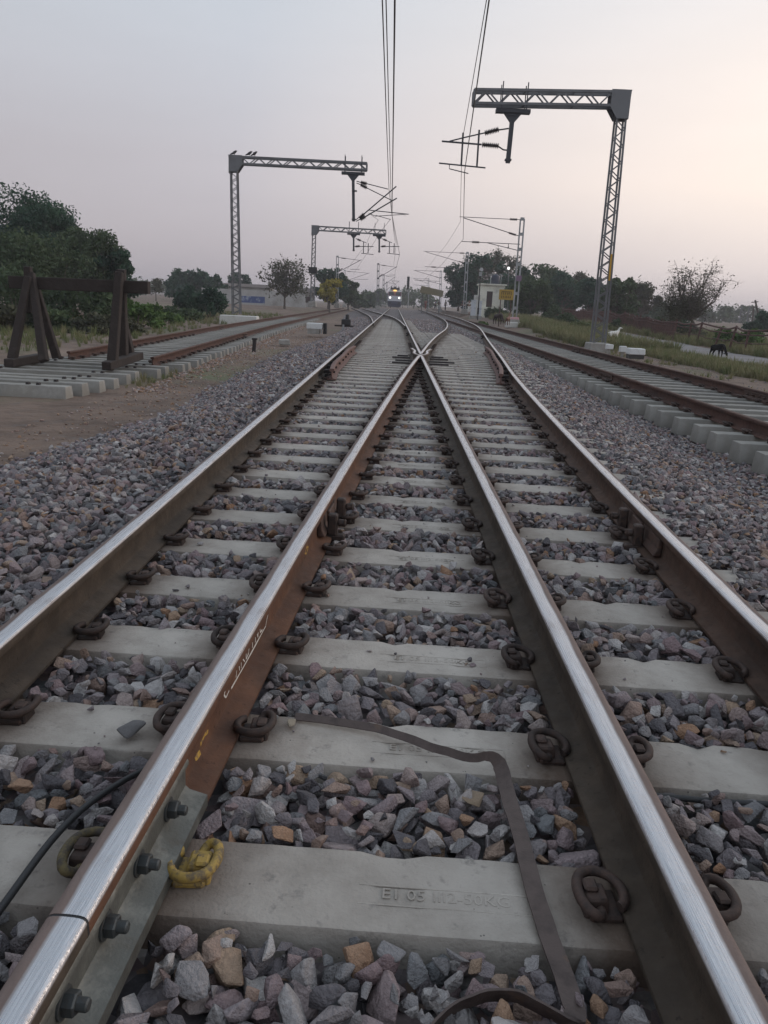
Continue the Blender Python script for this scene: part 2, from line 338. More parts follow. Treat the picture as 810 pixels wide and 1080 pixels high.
PROF = [(0, 0), (.012, -.0002), (.022, -.001), (.029, -.003), (.0335, -.0065), (.0355, -.012), (.0362, -.036), (.034, -.040), (.012, -.0475), (.0085, -.056), (.0083, -.126), (.013, -.1395), (.024, -.1465), (.073, -.1595), (.075, -.162), (.075, -.172)]
def rail_mesh(name, fx, y0, y1, zt=0.0, gauge=1, head_only=False, flare=None, step=None):
    half = PROF
    ring = [(-x, z) for x, z in reversed(half[1:])]+half
    if head_only: ring = [(x, z) for x, z in ring if z > -.13]
    ys = []; y = y0
    while y < y1-1e-6:
        ys.append(y); y += (step or max(.25, y*.03))
    ys.append(y1)
    n = len(ring); vs = []; uvs = []
    for y in ys:
        s = (fx(y+.05)-fx(y-.05))/.1; nx, ny = 1/math.hypot(1, s), -s/math.hypot(1, s)
        for x, z in ring:
            vs.append((fx(y)+nx*x, y+ny*x, z)); uvs.append((x*gauge, y))
    fs = []
    for i in range(len(ys)-1):
        for k in range(n): fs.append((i*n+k, (i+1)*n+k, (i+1)*n+(k+1) % n, i*n+(k+1) % n))
    fs.append(tuple(range(n))); fs.append(tuple((len(ys)-1)*n+k for k in range(n-1, -1, -1)))
    me = bpy.data.meshes.new(name); me.from_pydata(vs, [], fs); uvl = me.uv_layers.new(name='UVMap')
    li = np.zeros(len(me.loops), dtype=np.int32); me.loops.foreach_get('vertex_index', li)
    uvl.data.foreach_set('uv', np.array(uvs, dtype=np.float32)[li].ravel())
    me.update()
    me.polygons.foreach_set('use_smooth', [True]*len(me.polygons)); me.set_sharp_from_angle(angle=math.radians(38))
    return me
def rail(label, fx, y0, y1, mat, zt=0.0, gauge=1, group='running rails', name='rail', cat='rail'):
    o = link(name, rail_mesh(name, fx, y0, y1, zt, gauge), mat); o.location.z = zt
    return tag(o, label, cat, group)

rA = rail('polished rail at far left of the turnout, dark web facing the camera', Ax, .3, 174, M['rail_dark'], 0, 1)
rB = rail('long polished rail with rusty orange web and chalk lettering, running into the crossing', Bx, 1.083, 16.35, M['rail_orange'], 0, 1)
rB2 = rail('short end of polished rail below the insulated joint at the bottom left corner', Bx, -.6, 1.077, M['rail_dark'], 0, 1)
rC = rail('polished rail with olive web running from the bottom right corner into the crossing', Cx, -.6, 16.35, M['rail_dark'], 0, -1)
rD = rail('polished rail at far right of the turnout beside the loose ballast', Dx, .3, 178, M['rail_right'], 0, -1)
# the crossing: nose rails beyond and wing rails beside it
rCx = rail('straight polished rail beyond the crossing, right one in front of the train', Cx, 17.0, 174, M['rail_dark'], 0, -1, 'rails beyond the crossing')
rBx = rail('polished rail swinging out to the right beyond the crossing', Bx, 17.0, 178, M['rail_dark'], 0, 1, 'rails beyond the crossing')
cx = empty('rail_crossing', (Cx(16.7), 16.7, 0), 0, 'pointed steel frog where the two inner polished rails cross', 'rail crossing')
def wing(a, b, side):
    f = curve([(16.30, a(16.30)), (16.62, a(16.62)+(b(16.62)-a(16.62))*.25), (17.0, b(17.0)+side*.118), (18.4, b(18.4)+side*.118), (19.2, b(19.2)+side*.165)])
    return f
wg = link('wing_rail', rail_mesh('wing_rail', wing(Bx, Cx, -1), 16.356, 19.2, 0, 1, step=.12), M['rail_dark'], cx); wg.location = -Vector(cx.location)
wg = link('wing_rail', rail_mesh('wing_rail', wing(Cx, Bx, 1), 16.356, 19.2, 0, -1, step=.12), M['rail_dark'], cx); wg.location = -Vector(cx.location)
b = MB(); b.add([(-.012, .05, -.012), (.012, .05, -.012), (.035, .297, -.003), (-.035, .297, -.003), (-.03, .05, -.15), (.03, .05, -.15), (.06, .297, -.15), (-.06, .297, -.15)],
                [(0, 1, 2, 3), (7, 6, 5, 4), (0, 4, 5, 1), (1, 5, 6, 2), (2, 6, 7, 3), (3, 7, 4, 0)])
o = b.build('crossing_nose', M['rust'], cx, bevel=.004); o.location = (0, 0, 0)
for yy, xa, xb in ((-.45, -.62, -.13), (-.45, .15, .55), (.25, -.55, -.15), (.22, .17, .72), (1.15, -.62, -.21), (1.1, .23, .64), (1.85, -.5, -.25), (1.85, .3, .58)):
    b = MB(); b.box(((xa+xb)/2, yy, -.150), (xb-xa, .13, .03)); b.build('bearing_plate', M['plate'], cx, bevel=.006)
b = MB(); b.lathe((0.01, -.62, -.13), [(0.05, 0), (.055, .03), (.03, .06)], 10); b.box((0, -.75, -.14), (.22, .3, .03))
b.build('spacer_block', M['check'], cx)
# check rails with flared ends
def check(fx, side, y0, y1, label):
    f = curve([(y0, fx(y0)+side*.215), (y0+1.0, fx(y0+1.0)+side*.165), ((y0+y1)/2, fx((y0+y1)/2)+side*.162), (y1-1.0, fx(y1-1)+side*.165), (y1, fx(y1)+side*.215)])
    o = link('check_rail', rail_mesh('check_rail', f, y0, y1, .0, 1, step=.3), M['check']); o.location.z = .006
    tag(o, label, 'check rail', 'check rails opposite the crossing')
    for yy in np.arange(y0+.5, y1, .9):
        bb = MB(); bb.box((f(yy)-side*.075, yy, -.085), (.115, .11, .05)); bb.lathe((f(yy)+side*.010, yy, -.09), [(.02, 0), (.02, .03)], 6, (side, 0, 0)); bb.build('spacer_block', M['plate'], o)
check(Ax, 1, 12.1, 18.9, 'pinkish rusty check rail inside the far left polished rail')
check(Dx, -1, 12.7, 21.5, 'pinkish rusty check rail inside the far right polished rail')
# unused tracks
rRn = rail('rusty brown rail on the exposed sleepers at right, nearer of the pair', Rn, 4.2, 66, M['rail_brown'], ZR, 1, 'rusty rails of the right hand track')
rRf = rail('rusty brown rail at right beside the grass verge, farther of the pair', Rf, 4.2, 72, M['rail_brown'], ZR, 1, 'rusty rails of the right hand track')
rLn = rail('rusty brown rail behind the buffer stop, nearer of the left hand pair', Ln, 15.0, 130, M['rail_brown'], ZL, 1, 'rusty rails of the left hand track')
rLf = rail('rusty brown rail behind the buffer stop, farther of the left hand pair', Lf, 15.4, 150, M['rail_brown'], ZL, 1, 'rusty rails of the left hand track')
rLi = rail('polished rail curving off to the left from the straight line ahead of the train', Li, 41, 131, M['rail_dark'], 0, 1, 'rails of the far left turnout')
rLo = rail('polished rail crossing over to the left in front of the train', Lo, 39, 132, M['rail_dark'], 0, -1, 'rails of the far left turnout')

# ---- fishplates, clamps, lettering on rails (parts of their rails)
def rail_frame(fx, y):
    s = (fx(y+.05)-fx(y-.05))/.1; d = Vector((s, 1, 0)).normalized(); n = Vector((d.y, -d.x, 0)); return Vector((fx(y), y, 0)), d, n
def fishplate(parent, fx, y0, y1, side, mat, bolts, bmat, zoff=0.0, name='fishplate'):
    prof = [(.0100, -.0500), (.0300, -.0445), (.0345, -.050), (.0345, -.060), (.0260, -.068), (.0255, -.118), (.036, -.128), (.0785, -.1395), (.0795, -.168), (.0755, -.168), (.0755, -.1555), (.024, -.1385), (.0105, -.132)]
    vs = []; ys = np.linspace(y0, y1, 8); n = len(prof)
    for y in ys:
        o, d, nn = rail_frame(fx, y)
        for x, z in prof: vs.append(o+nn*side*x+Vector((0, 0, z+zoff)))
    fs = []
    for i in range(len(ys)-1):
        for k in range(n): fs.append((i*n+k, i*n+(k+1) % n, (i+1)*n+(k+1) % n, (i+1)*n+k))
    fs.append(tuple(range(n-1, -1, -1))); fs.append(tuple((len(ys)-1)*n+k for k in range(n)))
    m = MB(); m.add(vs, fs); me = m.mesh('fishplate', 40)
    bm = bmesh.new(); bm.from_mesh(me); bmesh.ops.recalc_face_normals(bm, faces=bm.faces); bm.to_mesh(me); bm.free()
    f = link(name, me, mat, parent); f.location.z = 0
    for y in bolts:
        o, d, nn = rail_frame(fx, y); h = MB(); c = o+nn*side*.0258+Vector((0, 0, -.094+zoff))
        h.lathe(c, [(.027, 0), (.027, .004)], 16, nn*side); h.lathe(c+nn*side*.004, [(.0195, 0), (.0205, .002), (.0205, .018), (.018, .021)], 6, nn*side)
        h.lathe(c+nn*side*.025, [(.0115, 0), (.0115, .016), (.009, .019)], 12, nn*side)
        h.build('bolt', bmat, f, 30)
    return f
fishplate(rB, Bx, .53, 1.625, 1, M['fishplate'], [.67, .835, 1.0, 1.162, 1.325, 1.50], M['bolt'])
b = MB()
o_, d_, n_ = rail_frame(Bx, 1.08)
ring = [(-x, z) for x, z in reversed(PROF[1:])]+PROF
sec = [o_+n_*x*1.003+Vector((0, 0, z-.0012)) for x, z in ring]
b.add([p-d_*.0028 for p in sec]+[p+d_*.0028 for p in sec], [tuple(range(len(sec))), tuple(range(2*len(sec)-1, len(sec)-1, -1))]+[(i, i+len(sec), (i+1) % len(sec)+len(sec), (i+1) % len(sec)) for i in range(len(sec))])
b.build('joint_insulation', M['fibre'], rB)
def clamp(parent, fx, y, side, zoff=0.0, L_=.55, dark=M['clip']):
    """joggled plate held by two bolted C clamps"""
    m = MB()
    o, d, nn = rail_frame(fx, y)
    def P(a, x, z): return o+d*a+nn*side*x+Vector((0, 0, z))
    for a0, a1, t in ((-L_/2, -.09, .030), (-.09, .09, .046), (.09, L_/2, .030)):
        m.add([P(a, x, z) for a in (a0, a1) for x, z in ((.009, -.052), (t, -.048), (t+.004, -.10), (t+.022, -.138), (.012, -.138))],
              [(0, 1, 2, 3, 4), (9, 8, 7, 6, 5)]+[(i, i+5, (i+1) % 5+5, (i+1) % 5) for i in range(5)])
    j = m.build('joggled_plate', M['rust'], parent, bevel=.004); j.location.z = zoff
    for a in (-.17, .17):
        m = MB(); q = Matrix((tuple(d), tuple(nn*side), (0, 0, 1))).transposed()
        m.box(P(a, .075, -.095), (.055, .05, .115), M=q); m.box(P(a, .06, -.163), (.055, .16, .034), M=q)
        m.lathe(P(a, .10, -.085), [(.022, 0), (.022, .04), (.018, .043)], 6, nn*side)
        k = m.build('rail_clamp', dark, parent, bevel=.008); k.location.z = zoff
clamp(rB, Bx, 4.03, 1); clamp(rD, Dx, 4.10, -1, L_=.8)
for par, fx, y in ((rCx, Cx, 31.0), (rD, Dx, 31.8)):
    for s in (-1, 1): clamp(par, fx, y, s, dark=M['plate'])
for y in (15.2, 27.4): fishplate(rRn, Rn, y-.45, y+.45, -1, M['rust'], [y-.3, y-.1, y+.1, y+.3], M['rust'])
for y in (12.6, 25.6): fishplate(rRf, Rf, y-.45, y+.45, -1, M['rust'], [y-.3, y-.1, y+.1, y+.3], M['rust'])
for y in (27.6,): fishplate(rLn, Ln, y-.45, y+.45, 1, M['rust'], [y-.3, y-.1, y+.1, y+.3], M['rust'])
for y in (33.0,): fishplate(rLf, Lf, y-.45, y+.45, 1, M['rust'], [y-.3, y-.1, y+.1, y+.3], M['rust'])
def web_strokes(fx, side, strokes, width, mat, name, parent, off=.0004):
    """hand-chalked strokes lying on the curved web; points are (metres along, height)"""
    m = MB()
    def web_x(z):
        P = PROF[9:13]
        for (xa, za), (xb, zb) in zip(P, P[1:]):
            if zb <= z <= za: return xa+(xb-xa)*(za-z)/(za-zb)
        return P[0][0]
    for s in strokes:
        pts = []
        for (a0, z0), (a1, z1) in zip(s, s[1:]):
            for t in np.linspace(0, 1, 5)[:-1]: pts.append((a0+(a1-a0)*t, z0+(z1-z0)*t))
        pts.append(s[-1]); vs = []
        for i, (a, z) in enumerate(pts):
            p0 = pts[max(i-1, 0)]; p1 = pts[min(i+1, len(pts)-1)]; dx, dz = p1[0]-p0[0], p1[1]-p0[1]; l = math.hypot(dx, dz) or 1
            nx, nz = -dz/l, dx/l; wd = width*random.uniform(.6, 1.15)
            for sg in (-1, 1):
                aa, zz = a+nx*sg*wd/2, z+nz*sg*wd/2; o, d, nn = rail_frame(fx, aa); vs.append(o+nn*side*(web_x(zz)+off)+Vector((0, 0, zz)))
        m.add(vs, [(2*i, 2*i+1, 2*i+3, 2*i+2) for i in range(len(pts)-1)])
    return m.build(name, mat, parent)
def L5(s, x, z, w_, h): return [[(x+a*w_, z+c*h) for a, c in st] for st in s]
GL = {'A': [[(0, 0), (.5, 1), (1, 0)], [(.2, .4), (.8, .4)]], 'R': [[(0, 0), (0, 1), (.8, .9), (.8, .55), (0, .5)], [(.3, .5), (1, 0)]], 'D': [[(0, 0), (0, 1), (.7, .85), (.9, .5), (.7, .1), (0, 0)]],
      'I': [[(.5, 0), (.5, 1)]], 'N': [[(0, 0), (0, 1), (.9, 0), (.9, 1)]], 'C': [[(1, .9), (.4, 1), (.05, .6), (.2, .1), (.9, 0)]]}
st = []
for i, ch in enumerate('ARDINC'): st += L5(GL[ch], 2.165+i*.064, -.110, .046, .056)
st += [[(2.11, -.118), (2.30, -.121), (2.58, -.119), (2.60, -.100), (2.66, -.07)], [(2.56, -.072), (2.60, -.068)], [(2.055, -.075), (2.03, -.098), (2.05, -.116), (2.085, -.112)]]
web_strokes(Bx, 1, st, .0075, M['chalk'], 'chalk_lettering', rB)
web_strokes(Bx, 1, L5([[(.5, .5), (.1, .75), (.5, 1), (.9, .75), (.5, .5), (0, .25), (.5, 0), (1, .25), (.5, .5)]], 3.40, -.125, .10, .06), .011, M['yellow_mark'], 'painted_mark', rB)
web_strokes(Bx, 1, [[(1.80, -.118), (1.84, -.112), (1.87, -.12)], [(1.75, -.13), (1.79, -.133)]], .012, M['yellow_mark'], 'painted_mark', rB)

# ------------------------------------------------------------------ sleepers with clips
def stain(m):
    nt = m.node_tree; N = nt.nodes.new; L = nt.links.new; b = [n for n in nt.nodes if n.type == 'BSDF_PRINCIPLED'][0]; src = b.inputs['Base Color'].links[0].from_socket
    g = N('ShaderNodeNewGeometry'); sp = N('ShaderNodeSeparateXYZ'); L(g.outputs['Position'], sp.inputs[0])
    def m2(op, a, c, d=None):
        x = N('ShaderNodeMath'); x.operation = op
        for i, s in enumerate((a, c, d)):
            if s is None: continue
            if isinstance(s, (int, float)): x.inputs[i].default_value = s
            else: L(s, x.inputs[i])
        return x.outputs[0]
    X, Y = sp.outputs['X'], sp.outputs['Y']; near = None
    for c0, c1, c2 in ((-.874, 0, 0), (.874, 0, 0), (-.2905, .05399, .00074), (1.503, .03933, .0015)):
        line = m2('MULTIPLY_ADD', m2('MULTIPLY_ADD', Y, c2, c1), Y, c0); d = m2('ABSOLUTE', m2('SUBTRACT', X, line), 0); near = d if near is None else m2('MINIMUM', near, d)
    n = N('ShaderNodeTexNoise'); n.inputs['Scale'].default_value = 9; n.inputs['Detail'].default_value = 8; n.inputs['Roughness'].default_value = .7; L(g.outputs['Position'], n.inputs['Vector'])
    n2 = N('ShaderNodeTexNoise'); n2.inputs['Scale'].default_value = 1.7; n2.inputs['Detail'].default_value = 4; L(g.outputs['Position'], n2.inputs['Vector'])
    r = N('ShaderNodeMapRange'); r.inputs['From Min'].default_value = .30; r.inputs['From Max'].default_value = .09; L(m2('MULTIPLY_ADD', n.outputs['Fac'], -.22, m2('ADD', near, .11)), r.inputs['Value'])
    f = m2('MULTIPLY', r.outputs[0], m2('MULTIPLY_ADD', n2.outputs['Fac'], 1.5, .12)); x = N('ShaderNodeMix'); x.data_type = 'RGBA'; L(f, x.inputs['Factor']); L(src, x.inputs['A']); x.inputs['B'].default_value = (.115, .080, .060, 1); L(x.outputs['Result'], b.inputs['Base Color'])
stain(M['concrete'])
ZS = -.182                        # sleeper top
def sleeper_mesh(name, ln, wt=.235, wb=.285, h=.20, seed=0):
    m = MB(); x = ln/2; n = max(8, int(ln/.05)); vs = []
    for i in range(n+1):
        t = -x+2*x*i/n; e = .01 if i in (0, n) else 0; u = t-math.copysign(e, t)
        vs += [(t, -wb/2, -h), (t, wb/2, -h), (u, wt/2, 0), (u, -wt/2, 0)]
    m.add(vs, [(i*4+k, i*4+4+k, i*4+4+(k+1) % 4, i*4+(k+1) % 4) for i in range(n) for k in range(4)]+[(0, 1, 2, 3), (n*4+3, n*4+2, n*4+1, n*4)])
    me = m.mesh(name, None); bm = bmesh.new(); bm.from_mesh(me); bmesh.ops.recalc_face_normals(bm, faces=bm.faces)
    bmesh.ops.bevel(bm, geom=[e for e in bm.edges if len(e.link_faces) == 2 and e.calc_face_angle(0) > .6], offset=.009, segments=2, affect='EDGES', profile=.6)
    for v in bm.verts:                                # worn, chipped arrises
        p = v.co; edge = abs(abs(p.y)-wt/2) < .02 and p.z > -.02
        if edge:
            k = mnoise.noise((p.x*9+ln*7, p.y*3, seed)); c = max(0, mnoise.noise((p.x*17+ln*3, p.y*5, seed+4))-.42)*.055
            v.co.y -= math.copysign(.0025*k+c, p.y)
            if p.z > -.006: v.co.z += .0016*mnoise.noise((p.x*14, p.y*9, 2))-c*.5
    bm.to_mesh(me); bm.free(); me.polygons.foreach_set('use_smooth', [True]*len(me.polygons)); me.set_sharp_from_angle(angle=math.radians(40)); return me
def clip_meshes():
    pts = [(.048, -.030, .022), (.048, .030, .022), (.052, .056, .026), (.066, .072, .036), (.086, .062, .048), (.098, .032, .056), (.100, -.002, .060), (.092, -.040, .062), (.070, -.066, .061),
           (.036, -.074, .058), (.002, -.060, .052), (-.018, -.030, .045), (-.021, .002, .040), (-.012, .030, .036), (.002, .040, .034)]
    q = []
    for i in range(len(pts)-1):                      # Catmull-Rom through the bar's bends
        p0, p1, p2, p3 = [Vector(pts[min(max(j, 0), len(pts)-1)]) for j in (i-1, i, i+1, i+2)]
        for t in (0, .5): q.append(.5*((2*p1)+(p2-p0)*t+(2*p0-5*p1+4*p2-p3)*t*t+(3*p1-p0-3*p2+p3)*t**3))
    q.append(Vector(pts[-1]))
    a = MB().tube([Vector((.04+(p.x-.04)*.81, p.y*.81, (p.z if p.z < .037 else .037+(p.z-.037)*.45)*.9+.001)) for p in q], .0113, 8).mesh('rail_clip', 60)
    b = MB(); b.box((.052, 0, .021), (.055, .066, .046), taper=.82); b.box((.034, 0, .006), (.07, .085, .016)); b.box((.060, -.012, .048), (.030, .036, .012))
    c = b.mesh('clip_shoulder', 35, .005, 1)
    return a, c
CLIP, SHOULDER = clip_meshes(); CLIP.materials.append(M['clip']); SHOULDER.materials.append(M['clip'])
CLIP_Y = CLIP.copy(); CLIP_Y.materials.clear(); CLIP_Y.materials.append(M['yellow_paint'])
SH_Y = SHOULDER.copy(); SH_Y.materials.clear(); SH_Y.materials.append(M['yellow_paint'])
CLIP_D = CLIP.copy(); CLIP_D.materials.clear(); CLIP_D.materials.append(mk('rubbed_yellow_paint', (.13, .098, .042), .8, 0, var=[((.05, .04, .032), .42, .58, 40)], bump=.4, bscale=160))
bm = bmesh.new(); bm.from_mesh(CLIP); bm.from_mesh(SHOULDER); CLIP_FAR = bpy.data.meshes.new('rail_clip'); bm.to_mesh(CLIP_FAR); bm.free(); CLIP_FAR.materials.append(M['clip'])
def part_copy(name, me, parent, loc, rz):
    o = bpy.data.objects.new(name, me); COL.objects.link(o); o.parent = parent; o.location = loc; o.rotation_euler = (0, 0, rz); return o
def clips(sl, fx, y, zt, full, yellow=False, inside=True, outside=True):
    """a clip and shoulder either side of the rail, as parts of sleeper sl"""
    inv = Matrix.Rotation(-sl.rotation_euler.z, 4, 'Z') @ Matrix.Translation(-Vector(sl.location))
    for sd in ((-1, 1) if inside and outside else ((1,) if inside else (-1,))):
        o, d, nn = rail_frame(fx, y); p = o+nn*sd*.074+Vector((0, 0, zt)); rz = math.atan2(nn.y*sd, nn.x*sd)-sl.rotation_euler.z+random.uniform(-.09, .09)
        q = inv @ p
        if full:
            c = part_copy('rail_clip', CLIP_Y if yellow else CLIP, sl, q, rz); s = part_copy('clip_shoulder', SH_Y if yellow else SHOULDER, sl, q, rz)
            if yellow:
                c['label'] = 'yellow painted rail clip'
                if sd < 0: c.data = CLIP_D; s.data = SHOULDER; c['label'] = 'rail clip with dirty rubbed yellow paint'
        else: part_copy('rail_clip', CLIP_FAR, sl, q, rz)
SKEW = -.0367
ORD = ['first', 'second', 'third', 'fourth', 'fifth', 'sixth', 'seventh', 'eighth', 'ninth', 'tenth', 'eleventh', 'twelfth']
def text_mesh(txt, size, ext):
    cu = bpy.data.curves.new('txt', 'FONT'); cu.body = txt; cu.size = size; cu.extrude = ext; cu.align_x = 'CENTER'; cu.resolution_u = 2
    o = bpy.data.objects.new('txt', cu); COL.objects.link(o); dg = bpy.context.evaluated_depsgraph_get(); dg.update()
    me = bpy.data.meshes.new_from_object(o.evaluated_get(dg)); bpy.data.objects.remove(o); return me
TXT = text_mesh('E1 05 III2-50KG', .042, .0012)
TXT.materials.append(M['concrete'])
FR = MB()
FR.box((0, .036, -.0012), (.37, .004, .0034)); FR.box((0, -.018, -.0012), (.37, .003, .003)); FR.box((.187, .009, -.0012), (.003, .05, .003))
FRAME = FR.mesh('lettering_border', 30, .001); FRAME.materials.append(M['concrete'])
FR = MB(); FR.box((0, .009, -.0016), (.56, .07, .004)); PANEL_M = M['concrete']
slm = {}
NTURN = 106
for k in range(-2, NTURN):
    y = 1.5114+.56516*k-.118                  # centre line at x = 0
    xl = -1.42; xr = Dx(y)+.56
    if y > 25: xr = min(Dx(y)+.50, 3.3) if y < 36 else 1.45
    ln = round((xr-xl)/.1)*.1
    if ln not in slm: me = sleeper_mesh('sleeper', ln); me.materials.append(M['concrete']); slm[ln] = me
    cxp = (xl+xr)/2
    s = bpy.data.objects.new('sleeper', slm[ln]); COL.objects.link(s)
    s.location = (cxp, y+SKEW*cxp+random.uniform(-.008, .008), ZS+random.uniform(-.004, .002)); s.rotation_euler = (0, 0, math.atan(SKEW)+random.uniform(-.003, .003))
    if k == 0: lab = 'front concrete sleeper with the yellow rail clips and embossed lettering'
    elif k < 0: lab = 'concrete sleeper at the very bottom edge, nearest the camera'+(' and mostly out of view' if k == -2 else '')
    elif k < 12: lab = ORD[k-1]+' concrete sleeper behind the front one with yellow clips'
    else: lab = 'long concrete sleeper under the turnout, one of the distant ones close together'
    tag(s, lab, 'sleeper', 'concrete sleepers under the turnout')
    yl = lambda x: s.location.y+SKEW*(x-cxp)
    if k < 42:
        full = k < 14
        for i, fx in enumerate((Ax, Bx, Cx, Dx)):
            x = fx(y); yy = yl(x)
            if fx in (Bx, Cx) and 15.3 < yy < 19.5: continue
            clips(s, fx, yy, ZS-.002, full, yellow=(k == 0 and fx is Bx))
    if 0 <= k <= 9:
        t = part_copy('embossed_lettering', TXT, s, (.44-cxp+.012*k, -.026, .0), 0)
        part_copy('lettering_border', FRAME, s, (.44-cxp+.012*k, -.026, .0008), 0)
# rail pads are hidden; sleepers of the unused tracks
def straight_sleepers(fc, ys, zt, ln, grp, label, clip_to, offs=0.0, near_lab=None):
    me = sleeper_mesh('sleeper', ln, .21, .27, .21); me.materials.append(M['concrete_old'])
    for i, y in enumerate(ys):
        s = bpy.data.objects.new('sleeper', me); COL.objects.link(s)
        sl_ = -(fc(y+.1)-fc(y-.1))/.2
        s.location = (fc(y)+offs+random.uniform(-.03, .03), y+random.uniform(-.02, .02), zt+random.uniform(-.006, .004)); s.rotation_euler = (0, 0, math.atan(sl_)+random.uniform(-.012, .012))
        tag(s, near_lab[i] if near_lab and i < len(near_lab) else label, 'sleeper', grp)
        if y < clip_to:
            for dx in (-.874, .874):
                for sd in (-1, 1): part_copy('rail_clip', CLIP_FAR, s, (dx-offs+sd*.075, 0, 0), 0 if sd > 0 else PI)
yR = [4.55+.6*i for i in range(95)]
straight_sleepers(lambda y: Rn(y)+.874, yR, ZR-.165, 2.70, 'exposed sleepers of the right hand track', 'pale concrete sleeper standing proud of the ballast under the rusty right hand rails', 26, -.02)
yL = [15.4+.6*i for i in range(75)]
straight_sleepers(Lc, yL, ZL-.158, 2.70, 'sleepers of the left hand track', 'pale concrete sleeper under the rusty left hand rails beyond the buffer stop', 27, .05)
# loose bare sleepers in front of the buffer stop
me = sleeper_mesh('sleeper', 2.75, .21, .27, .21); me.materials.append(M['concrete_old'])
bare = ['nearest bare sleeper of the row lying before the buffer stop', 'second bare sleeper of the row lying before the buffer stop', 'third bare sleeper of the row lying before the buffer stop',
        'fourth bare sleeper of the row lying before the buffer stop', 'fifth bare sleeper before the buffer stop', 'bare sleeper right under the right leg of the buffer stop', 'bare sleeper just behind the right leg of the buffer stop', 'bare sleeper nearest to the cut rail ends']
for i, (u, v, y) in enumerate(((74, 401, 11.1), (92, 399, 11.5), (108.7, 396.5, 11.95), (123.5, 393, 12.45), (136, 389, 13.05), (145, 385, 13.65), (0, 0, 14.25), (0, 0, 14.8))):
    ex = at(u, v, y).x if u else -3.95
    s = bpy.data.objects.new('sleeper', me); COL.objects.link(s); s.location = (ex-1.375, y, ZL-.150+random.uniform(-.01, .01)); s.rotation_euler = (0, 0, random.uniform(-.03, .02)-.02)
    tag(s, bare[i], 'sleeper', 'bare sleepers before the buffer stop')
    for dx in (-.93, -.78, .78, .93):
        h = MB(); h.box((dx, 0, .012), (.05, .07, .04), taper=.8); h.build('clip_shoulder', M['plate'], s)

# ------------------------------------------------------------------ ground
def ground_z(x, y):
    z = -.50
    if x > 7: z += .55*min(max((y-38)/30, 0), 1)*min(max((x-7)/2.0, 0), 1)
    if x < -8: z += .35*min(max((y-45)/60, 0), 1)*min(max((-x-8)/6, 0), 1)
    z += .05*mnoise.noise((x*.35, y*.35, 0))*(1 if abs(x) > 7 else .5)
    return z
xs = sorted(set([round(v, 3) for v in list(np.arange(-30, 30.1, .5))+[s*(30+6*1.35**i) for i in range(17) for s in (-1, 1)]]))
ys = [-60, -30, -12, -6]+list(np.arange(-3, 70, .6))+list(np.arange(70, 180, 3))+[180*1.22**i for i in range(11)]
vs = [(x, y, ground_z(x, y) if y < 400 else -.2) for y in ys for x in xs]; nx = len(xs)
fs = [(j*nx+i, j*nx+i+1, (j+1)*nx+i+1, (j+1)*nx+i) for j in range(len(ys)-1) for i in range(nx-1)]
g = MB(); g.add(vs, fs)
M['earth'] = mk('dry_earth', (.175, .120, .090), .95, var=[((.105, .070, .052), .42, .62, 1.3), ((.24, .17, .13), .5, .72, .22), ((.115, .12, .06), .54, .66, .14), ((.13, .11, .10), .58, .7, 3)], bump=.8, bscale=7, spots=((.32, .28, .25), 5, .02))
go = g.build('ground', M['earth'], smooth=60); tag(go, 'bare dry brown earth with weedy patches', 'ground', kind='structure')
# lane beyond the verge
M['lane'] = mk('dirt_lane_surface', (.215, .20, .20), .95, var=[((.17, .15, .145), .45, .65, .6), ((.25, .235, .235), .5, .7, 2)], bump=.4, bscale=9)
g = MB(); py = list(np.arange(4, 140, 1.0)); vs = []
for y in py:
    a = 12.1+.25*math.sin(y*.21)+.010*y; b_ = 16.0+.3*math.sin(y*.17+1)
    for t in (0, .33, .66, 1): x = a+(b_-a)*t; vs.append((x, y, ground_z(x, y)+.012+.02*math.sin(t*PI)))
g.add(vs, [(j*4+i, j*4+i+1, (j+1)*4+i+1, (j+1)*4+i) for j in range(len(py)-1) for i in range(3)])
tag(g.build('dirt_lane', M['lane'], smooth=60), 'grey dirt lane between the verge and the leaning fence', 'lane', kind='structure')

# ballast bed under the loose stones
def edge_l(y): return curve([(0, -2.9), (6.5, -2.95), (9, -2.6), (14, -2.7), (23, -2.85), (30, -2.55), (40, -2.4), (60, -3.6), (90, -5.2), (130, -6.5), (180, -7.5)])(y)
EL = [edge_l(y) for y in np.arange(0, 181, .25)]
def el(y): return EL[min(max(int(y*4), 0), len(EL)-1)]
def ballast_z(x, y):
    xa = -1.25; e = el(y); dxr = Dx(y)+.62
    if x < xa:
        t = (xa-x)/max(xa-e, .1); z = -.135-.33*min(max((t-.25)/.75, 0), 1)**1.2
    elif x < Dx(y)-.1 or x < .95:
        z = -.200+.012*min(max((y-1.5)/.3, 0), 1)
        if y > 5: z -= .010*min((y-5)/5, 1)*min((y-7)/8, 1)
        if -1.25 <= x < -.95: z = -.140
    else:
        z = -.172
        if x > dxr: z -= .24*min((x-dxr)/1.0, 1)
        if x > 3.9: z = min(z, -.42)
        if y > 24: z = max(z, -.30) if x > 3.6 else max(z, -.22)
    return z
def xlim(y): return el(y), 6.75
xs_t = np.linspace(0, 1, 60); py = list(np.arange(.2, 30, .3))+list(np.arange(30, 181, 1.0))
vs = []
for y in py:
    a, b_ = xlim(y)
    for t in xs_t:
        x = a-.3+(b_-a+.5)*t; dz = .060 if y < 26 else .028
        vs.append((x, y, ballast_z(x, y)-dz-(.08 if t in (0, 1) else 0)))
nx = len(xs_t); g = MB(); g.add(vs, [(j*nx+i, j*nx+i+1, (j+1)*nx+i+1, (j+1)*nx+i) for j in range(len(py)-1) for i in range(nx-1)])
